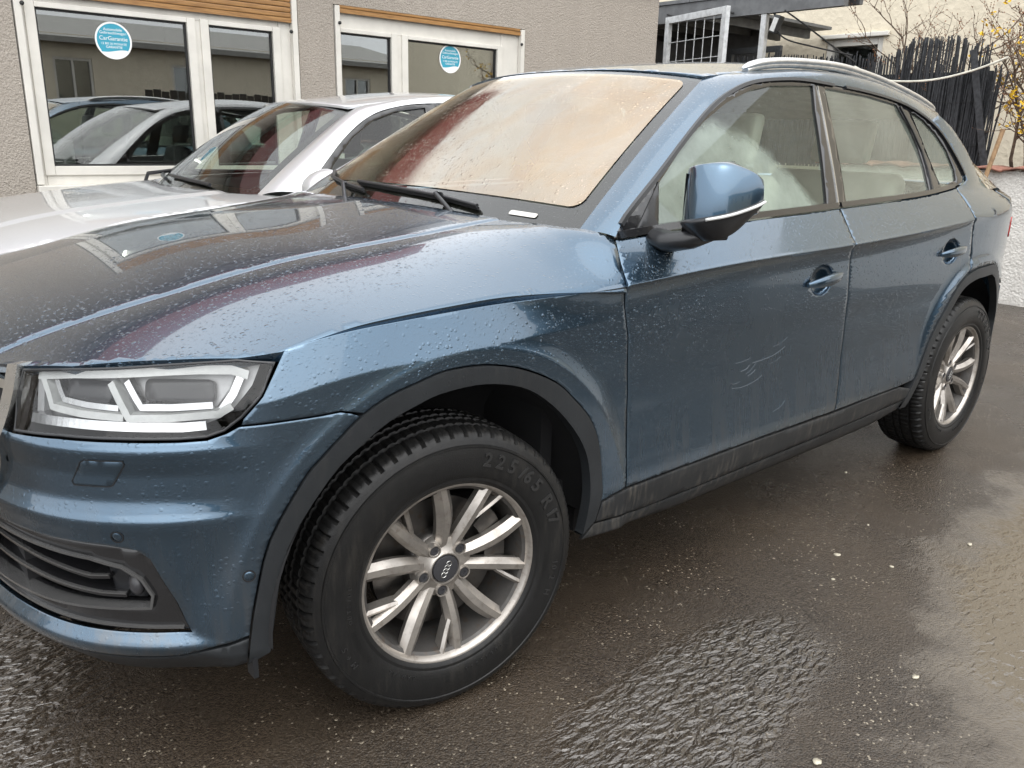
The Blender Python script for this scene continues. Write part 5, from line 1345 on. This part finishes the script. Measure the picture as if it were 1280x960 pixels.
seat(.95, -.38); seat(.95, .38); seat(1.85, -.36, .62); seat(1.85, .36, .62)
cushion('dashboard', [(.42, .60), (.46, 1.03), (.62, 1.085), (.82, 1.04), (.90, .95), (.88, .60)], 1.42, 'interior', suv, .04)
bm = bmesh.new(); R = Matrix.Translation((.93, -.38, .98)) @ Matrix.Rotation(math.radians(-65), 4, 'Y')
ring = [R @ Vector((.185*math.cos(a), .185*math.sin(a), 0)) for a in np.linspace(0, 2*math.pi, 33)]; add_tube(bm, ring, .016, 10)
for a in (0.5, 2.6, 4.7): add_tube(bm, [R @ Vector((0, 0, -.02)), R @ Vector((.18*math.cos(a), .18*math.sin(a), 0))], .016, 8)
bm_obj('steering_wheel', bm, M['interior'], suv, True)
box_obj('cabin_floor', (.40, -.78, .34), (3.3, .78, .42), M['interior'], suv)
for sg in (-1, 1):
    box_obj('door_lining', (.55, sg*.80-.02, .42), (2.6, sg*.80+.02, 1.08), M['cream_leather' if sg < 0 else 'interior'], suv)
panel('headliner', inset(np.array(rp), .03), lambda a, b: roof(a, b) - np.array([0, 0, .025]), M['headliner'], suv, step=.12, gap=0, flange=0)
bm = bmesh.new(); add_box(bm, (1.10, 0, 1.42), (.012, .12, .035), None, .01); bm_obj('interior_mirror', bm, M['black'], suv)
# ================================================================ the silver car behind
sil = empty('parked_hatchback', (0, 2.32, 0), 'silver hatchback parked between the blue SUV and the house wall', 'car')
_d2 = pchip([.15, .25, .35, .55, .75, .88, .95, 1.3], [.14, .07, .03, .012, .006, .012, .045, .20])
_e2 = pchip([-1.0, -.85, -.6, -.3, .2, 1, 2, 2.8, 3.2, 3.4, 3.5], [.32, .17, .075, .03, .012, .0, .0, .01, .05, .15, .30])
_s2 = ncs([-1.0, -.43, .03, .56, .93, 1.6, 2.5, 3.3], [.70, .83, .945, 1.01, 1.035, 1.06, 1.09, 1.12])
def side2(x, z):
    x = np.asarray(x, float); z = np.asarray(z, float); sh = _s2(x); h = np.maximum(z - sh, 0)
    y = -.885 + _e2(x) + np.where(z < sh, .4*_d2(np.minimum(z, .9)) + .02*np.maximum(.93-(sh-z)*4, 0)*0, .4*_d2(.9) + .42*h + .25*h*h)
    return np.stack([x, y, z], -1)
_h2c = ncs([-1.0, -.85, -.6, -.26, .1, .55, .8], [.66, .76, .86, .945, .99, 1.03, 1.05])
def hood2(x, y):
    x = np.asarray(x, float); a = np.abs(np.asarray(y, float)); ye = -side2(x, _s2(x))[..., 1]; t = a/ye
    return np.stack([x, y, _h2c(x) + (_s2(x) - _h2c(x))*t**4.5 + .010*np.clip((.52-a)/.04, 0, 1)], -1)
def ws2(u, v):
    u = np.asarray(u, float); v = np.asarray(v, float)
    b = np.stack([.55 + .15*u*u, .67*u, 1.035 - .015*u*u], -1); t = np.stack([1.20 + .12*u*u, .52*u, 1.485 - .045*u*u], -1)
    return b*(1-v[..., None]) + t*v[..., None] + (.03*(1-u*u)*4*v*(1-v)+.012*4*v*(1-v))[..., None]*np.array([-.55, 0, .83])
_r2c = ncs([1.0, 1.2, 1.48, 1.93, 2.4, 2.9, 3.2], [1.43, 1.487, 1.53, 1.578, 1.575, 1.51, 1.44])
def roof2(x, y):
    x = np.asarray(x, float); return np.stack([x, y, _r2c(x) - .045*(np.abs(np.asarray(y, float))/.52)**2.2], -1)
F2 = -1 if surf_normal(side2, np.array([1.]), np.array([.7]))[0][1] > 0 else 1
fr2 = [(.86, 1.045), (1.00, 1.175), (1.17, 1.315), (1.35, 1.420), (1.53, 1.472), (1.76, 1.500), (2.2, 1.51), (2.6, 1.46), (2.9, 1.36), (3.05, 1.20), (2.95, 1.13)]
arch2 = lambda cx: [(cx + .40*math.cos(a), .31 + .40*math.sin(a)) for a in np.linspace(math.pi+.1, -.1, 22)]
for mir in (False, True):
    st2 = .03 if not mir else .06
    tp = [(x, float(_s2(x))) for x in np.linspace(.78, -.98, 26)]
    body = panel('body_side', [(-.98, .28)] + arch2(0) + [(.45, .22), (2.12, .22)] + arch2(2.58) + [(3.02, .26), (3.45, .30), (3.48, .9), (3.40, 1.12), (3.06, 1.20), (2.95, 1.12)] + [(x, float(_s2(x))+.01) for x in np.linspace(2.9, .84, 24)] + tp, side2, M['silver'], sil, step=st2, flip=F2, mirror=mir)
    rim_ = [(x, float(_s2(x))+.012) for x in np.linspace(2.94, .86, 20)]
    g1 = [(.98, 1.085), (1.06, 1.180), (1.21, 1.310), (1.37, 1.400), (1.53, 1.450), (1.72, 1.475), (1.66, 1.075)]
    g2 = [(1.80, 1.478), (2.2, 1.485), (2.55, 1.435), (2.80, 1.34), (2.86, 1.15), (2.3, 1.10), (1.76, 1.080)]
    panel('window_surround', fr2 + rim_[1:], lambda a, b: side2(a, b) + np.array([0, .002, 0]), M['gloss'], sil, step=st2, flip=F2, mirror=mir, holes=[g1, g2], gap=0)
    for g_ in (g1, g2): panel('window_glass', g_, lambda a, b: side2(a, b) + np.array([0, .012, 0]), M['glass'], body, step=.06, flip=F2, mirror=mir, gap=0, flange=0)
    # pillar and roof side
    n = 40; L2 = np.array(smooth_line(fr2[:9], 6)); c_ = np.linspace(0, len(L2)-1, n); Lp = np.stack([np.interp(c_, np.arange(len(L2)), L2[:, i]) for i in (0, 1)], 1); Ls = side2(Lp[:, 0], Lp[:, 1])
    T3 = np.array([ws2(np.array(-1.0), np.array(v)) for v in np.linspace(0, 1, 12)] + [roof2(np.array(x), np.array(-.52)) for x in np.linspace(1.4, 3.0, 14)]); ct = np.concatenate([[0], np.cumsum(np.linalg.norm(np.diff(T3, axis=0), axis=1))])
    tp_ = np.linspace(0, ct[-1], n); Tt = np.stack([np.interp(tp_, ct, T3[:, i]) for i in range(3)], 1); rows = []
    for v in np.linspace(0, 1, 8):
        ctl = (Ls+Tt)/2 + np.array([-.02, -.03, .04]); rows.append((1-v)**2*Ls + 2*v*(1-v)*ctl + v*v*Tt)
    o = grid_obj('roof_side_frame', np.stack(rows, 1), M['silver'], sil, mirror=mir); bm = bmesh.new(); bm.from_mesh(o.data); bmesh.ops.recalc_face_normals(bm, faces=bm.faces); bm.to_mesh(o.data); bm.free()
ed = [(x, float(side2(np.array(x), _s2(np.array(x)))[1])) for x in np.linspace(-.99, .80, 30)]
ed = [(ed[0][0], 0)] + ed + [(.72, -.70)] + [tuple(ws2(np.array(u), np.array(0.))[:2] - np.array([.02, 0])) for u in np.linspace(-.98, 0, 8)]
ed[-1] = (ed[-1][0], 0); fullp = ed + [(x, -y) for x, y in ed[1:-1]][::-1]
panel('bonnet', fullp, hood2, M['silver'], sil, step=.03, flip=1, gap=.001, flange=.02, feats=[[(x, sg*y) for x in np.linspace(-.8, .5, 30)] for sg in (-1, 1) for y in (.47, .485, .50, .515, .53)])
w_ = panel('windscreen', [(-1, 0), (1, 0), (1, 1), (-1, 1)], ws2, M['wind'], sil, step=.07, gap=0, flange=0, flip=-1)
panel('frit_band', [(-1, 0), (1, 0), (1, 1), (-1, 1)], lambda a, b: ws2(a, b) - .004*np.array([-.53, 0, .85]), M['frit'], w_, step=.07, gap=0, flange=0, flip=-1, holes=[rrect(-.93, .93, .07, .96, .05)])
panel('roof', [tuple(ws2(np.array(u), np.array(1.0))[:2]) for u in np.linspace(1, -1, 15)] + [(3.0, -.52), (3.2, -.4), (3.2, .4), (3.0, .52)], roof2, M['silver'], sil, step=.06, gap=.001)
G = np.stack([ws2(np.linspace(-1, 1, 21), np.zeros(21)) + np.array([dx, 0, dz]) for dx, dz in ((-.05, -.02), (-.02, -.012), (.02, .004))], 0); grid_obj('cowl', G, M['black'], sil)
for path in ([(-.55, .03), (-.2, .05), (.2, .065)], [(.25, .03), (.5, .05), (.85, .08)]):
    tube_obj('wiper', [ws2(np.array(u), np.array(v)) + np.array([-.01, 0, .016]) for u, v in path], .010, M['black'], sil, 7)
tube_obj('wiper_arm', [(.60, .62, 1.02), (.61, .58, 1.075), (.70, .40, 1.10)], .011, M['black'], sil, 7)
# wing mirror
bm = bmesh.new(); bmesh.ops.create_uvsphere(bm, u_segments=20, v_segments=12, radius=1)
for v in bm.verts: v.co = Vector((v.co.x*.085 + .89, v.co.y*.095 - .98, v.co.z*.055*(1 if v.co.z > 0 else .8) + 1.105 + .03*v.co.x))
mm = bm_obj('wing_mirror', bm, M['silver'], sil, True); tube_obj('mirror_foot', [(.89, -.86, 1.055), (.89, -.91, 1.06), (.90, -.95, 1.085)], [.03, .025, .02], M['black'], mm, 10)
# cabin
for sx in (1.25, 2.1):
    for sy in (-.35, .35):
        b = cushion('seat_back', [(sx+.32, .55), (sx+.44, .55), (sx+.60, 1.15), (sx+.50, 1.18)], .48, 'interior', sil); b.location.y = sy
        b = cushion('head_rest', [(sx+.52, 1.20), (sx+.58, 1.20), (sx+.62, 1.36), (sx+.55, 1.36)], .25, 'interior', sil, .03); b.location.y = sy
cushion('dashboard', [(.60, .6), (.66, .97), (.80, 1.03), (.98, .98), (1.02, .6)], 1.36, 'interior', sil, .04)
box_obj('underbody', (-.8, -.75, .22), (3.3, .75, .50), M['under'], sil); box_obj('bumper_core', (-.90, -.60, .30), (-.70, .60, .70), M['silver'], sil, .08)
for x_, y_, r_ in ((0, -.76, 0), (2.58, -.76, 0), (0, .76, math.pi), (2.58, .76, math.pi)): wheel(x_, y_, r_, 0, sil, False, None, .89)
# ================================================================ small things
# tree shaped air freshener hanging inside the windscreen (outline: tiered tree on a short stem)
tree = [(-.010, 0), (.010, 0), (.010, .018), (.034, .018), (.020, .042), (.028, .042), (.014, .070), (.020, .070), (0, .110), (-.020, .070), (-.014, .070), (-.028, .042), (-.020, .042), (-.034, .018), (-.010, .018)]
bm = bmesh.new(); dv = Vector((.55, .80, 0)).cross(Vector((0, 0, 1))).normalized(); nrm_ = Vector((.55, .80, 0))*.0015; o3 = Vector((.93, -.058, 1.225))
a_ = [bm.verts.new(o3 + dv*x_*1.15 + Vector((0, 0, z_)) + nrm_) for x_, z_ in tree]; b_ = [bm.verts.new(o3 + dv*x_*1.15 + Vector((0, 0, z_)) - nrm_) for x_, z_ in tree]
bm.faces.new(a_); bm.faces.new(b_[::-1])
for i in range(len(tree)): bm.faces.new((a_[i], b_[i], b_[(i+1) % len(tree)], a_[(i+1) % len(tree)]))
af = bm_obj('air_freshener', bm, M['yellowcard'], None); props(af, 'yellow tree shaped air freshener hanging behind the blue SUV windscreen', 'air freshener')
tube_obj('string', [o3 + Vector((0, 0, .108)), (1.0, -.03, 1.38), (1.08, 0, 1.43)], .0012, M['rope'], af, 5)
# petals on the wet ground
PET = [(1.459, -1.124, .011, 'larger pale petal on the asphalt in the middle of the open ground'), (1.907, -1.38, .012, 'pale petal on the asphalt at the edge of the muddy puddle'), (1.526, -1.281, .007, 'small pale petal between the larger petal and the muddy puddle'),
       (2.18, -.773, .008, 'pale petal on the asphalt nearest the side skirt of the blue SUV'), (1.766, -1.08, .006, 'tiny pale petal below the rear wheel on the asphalt'), (.991, -1.599, .010, 'pale petal on the asphalt right of the rippled puddle'),
       (.501, -1.596, .011, 'pale petal on the asphalt nearest the bottom edge of the picture'), (1.293, -1.201, .007, 'small pale petal just above the rippled puddle')]
for i, (x_, y_, r_, lab_) in enumerate(PET):
    bm = bmesh.new(); n = 12; rs_ = random.Random(i); c_ = bm.verts.new((0, 0, .003)); el = rs_.uniform(.6, .9)
    ring = [bm.verts.new((r_*(1+rs_.uniform(-.18, .18))*math.cos(2*math.pi*j/n), r_*el*(1+rs_.uniform(-.18, .18))*math.sin(2*math.pi*j/n), .0025 + rs_.uniform(0, .002))) for j in range(n)]
    low = [bm.verts.new((v.co.x*.9, v.co.y*.9, .0005)) for v in ring]
    for j in range(n): bm.faces.new((c_, ring[j], ring[(j+1) % n])); bm.faces.new((ring[j], low[j], low[(j+1) % n], ring[(j+1) % n]))
    o = bm_obj('fallen_petal', bm, M['petal'], None, True); o.location = (x_, y_, .0005); o.rotation_euler.z = rs_.uniform(0, 6.28)
    props(o, lab_, 'petal', 'fallen petals on the asphalt')
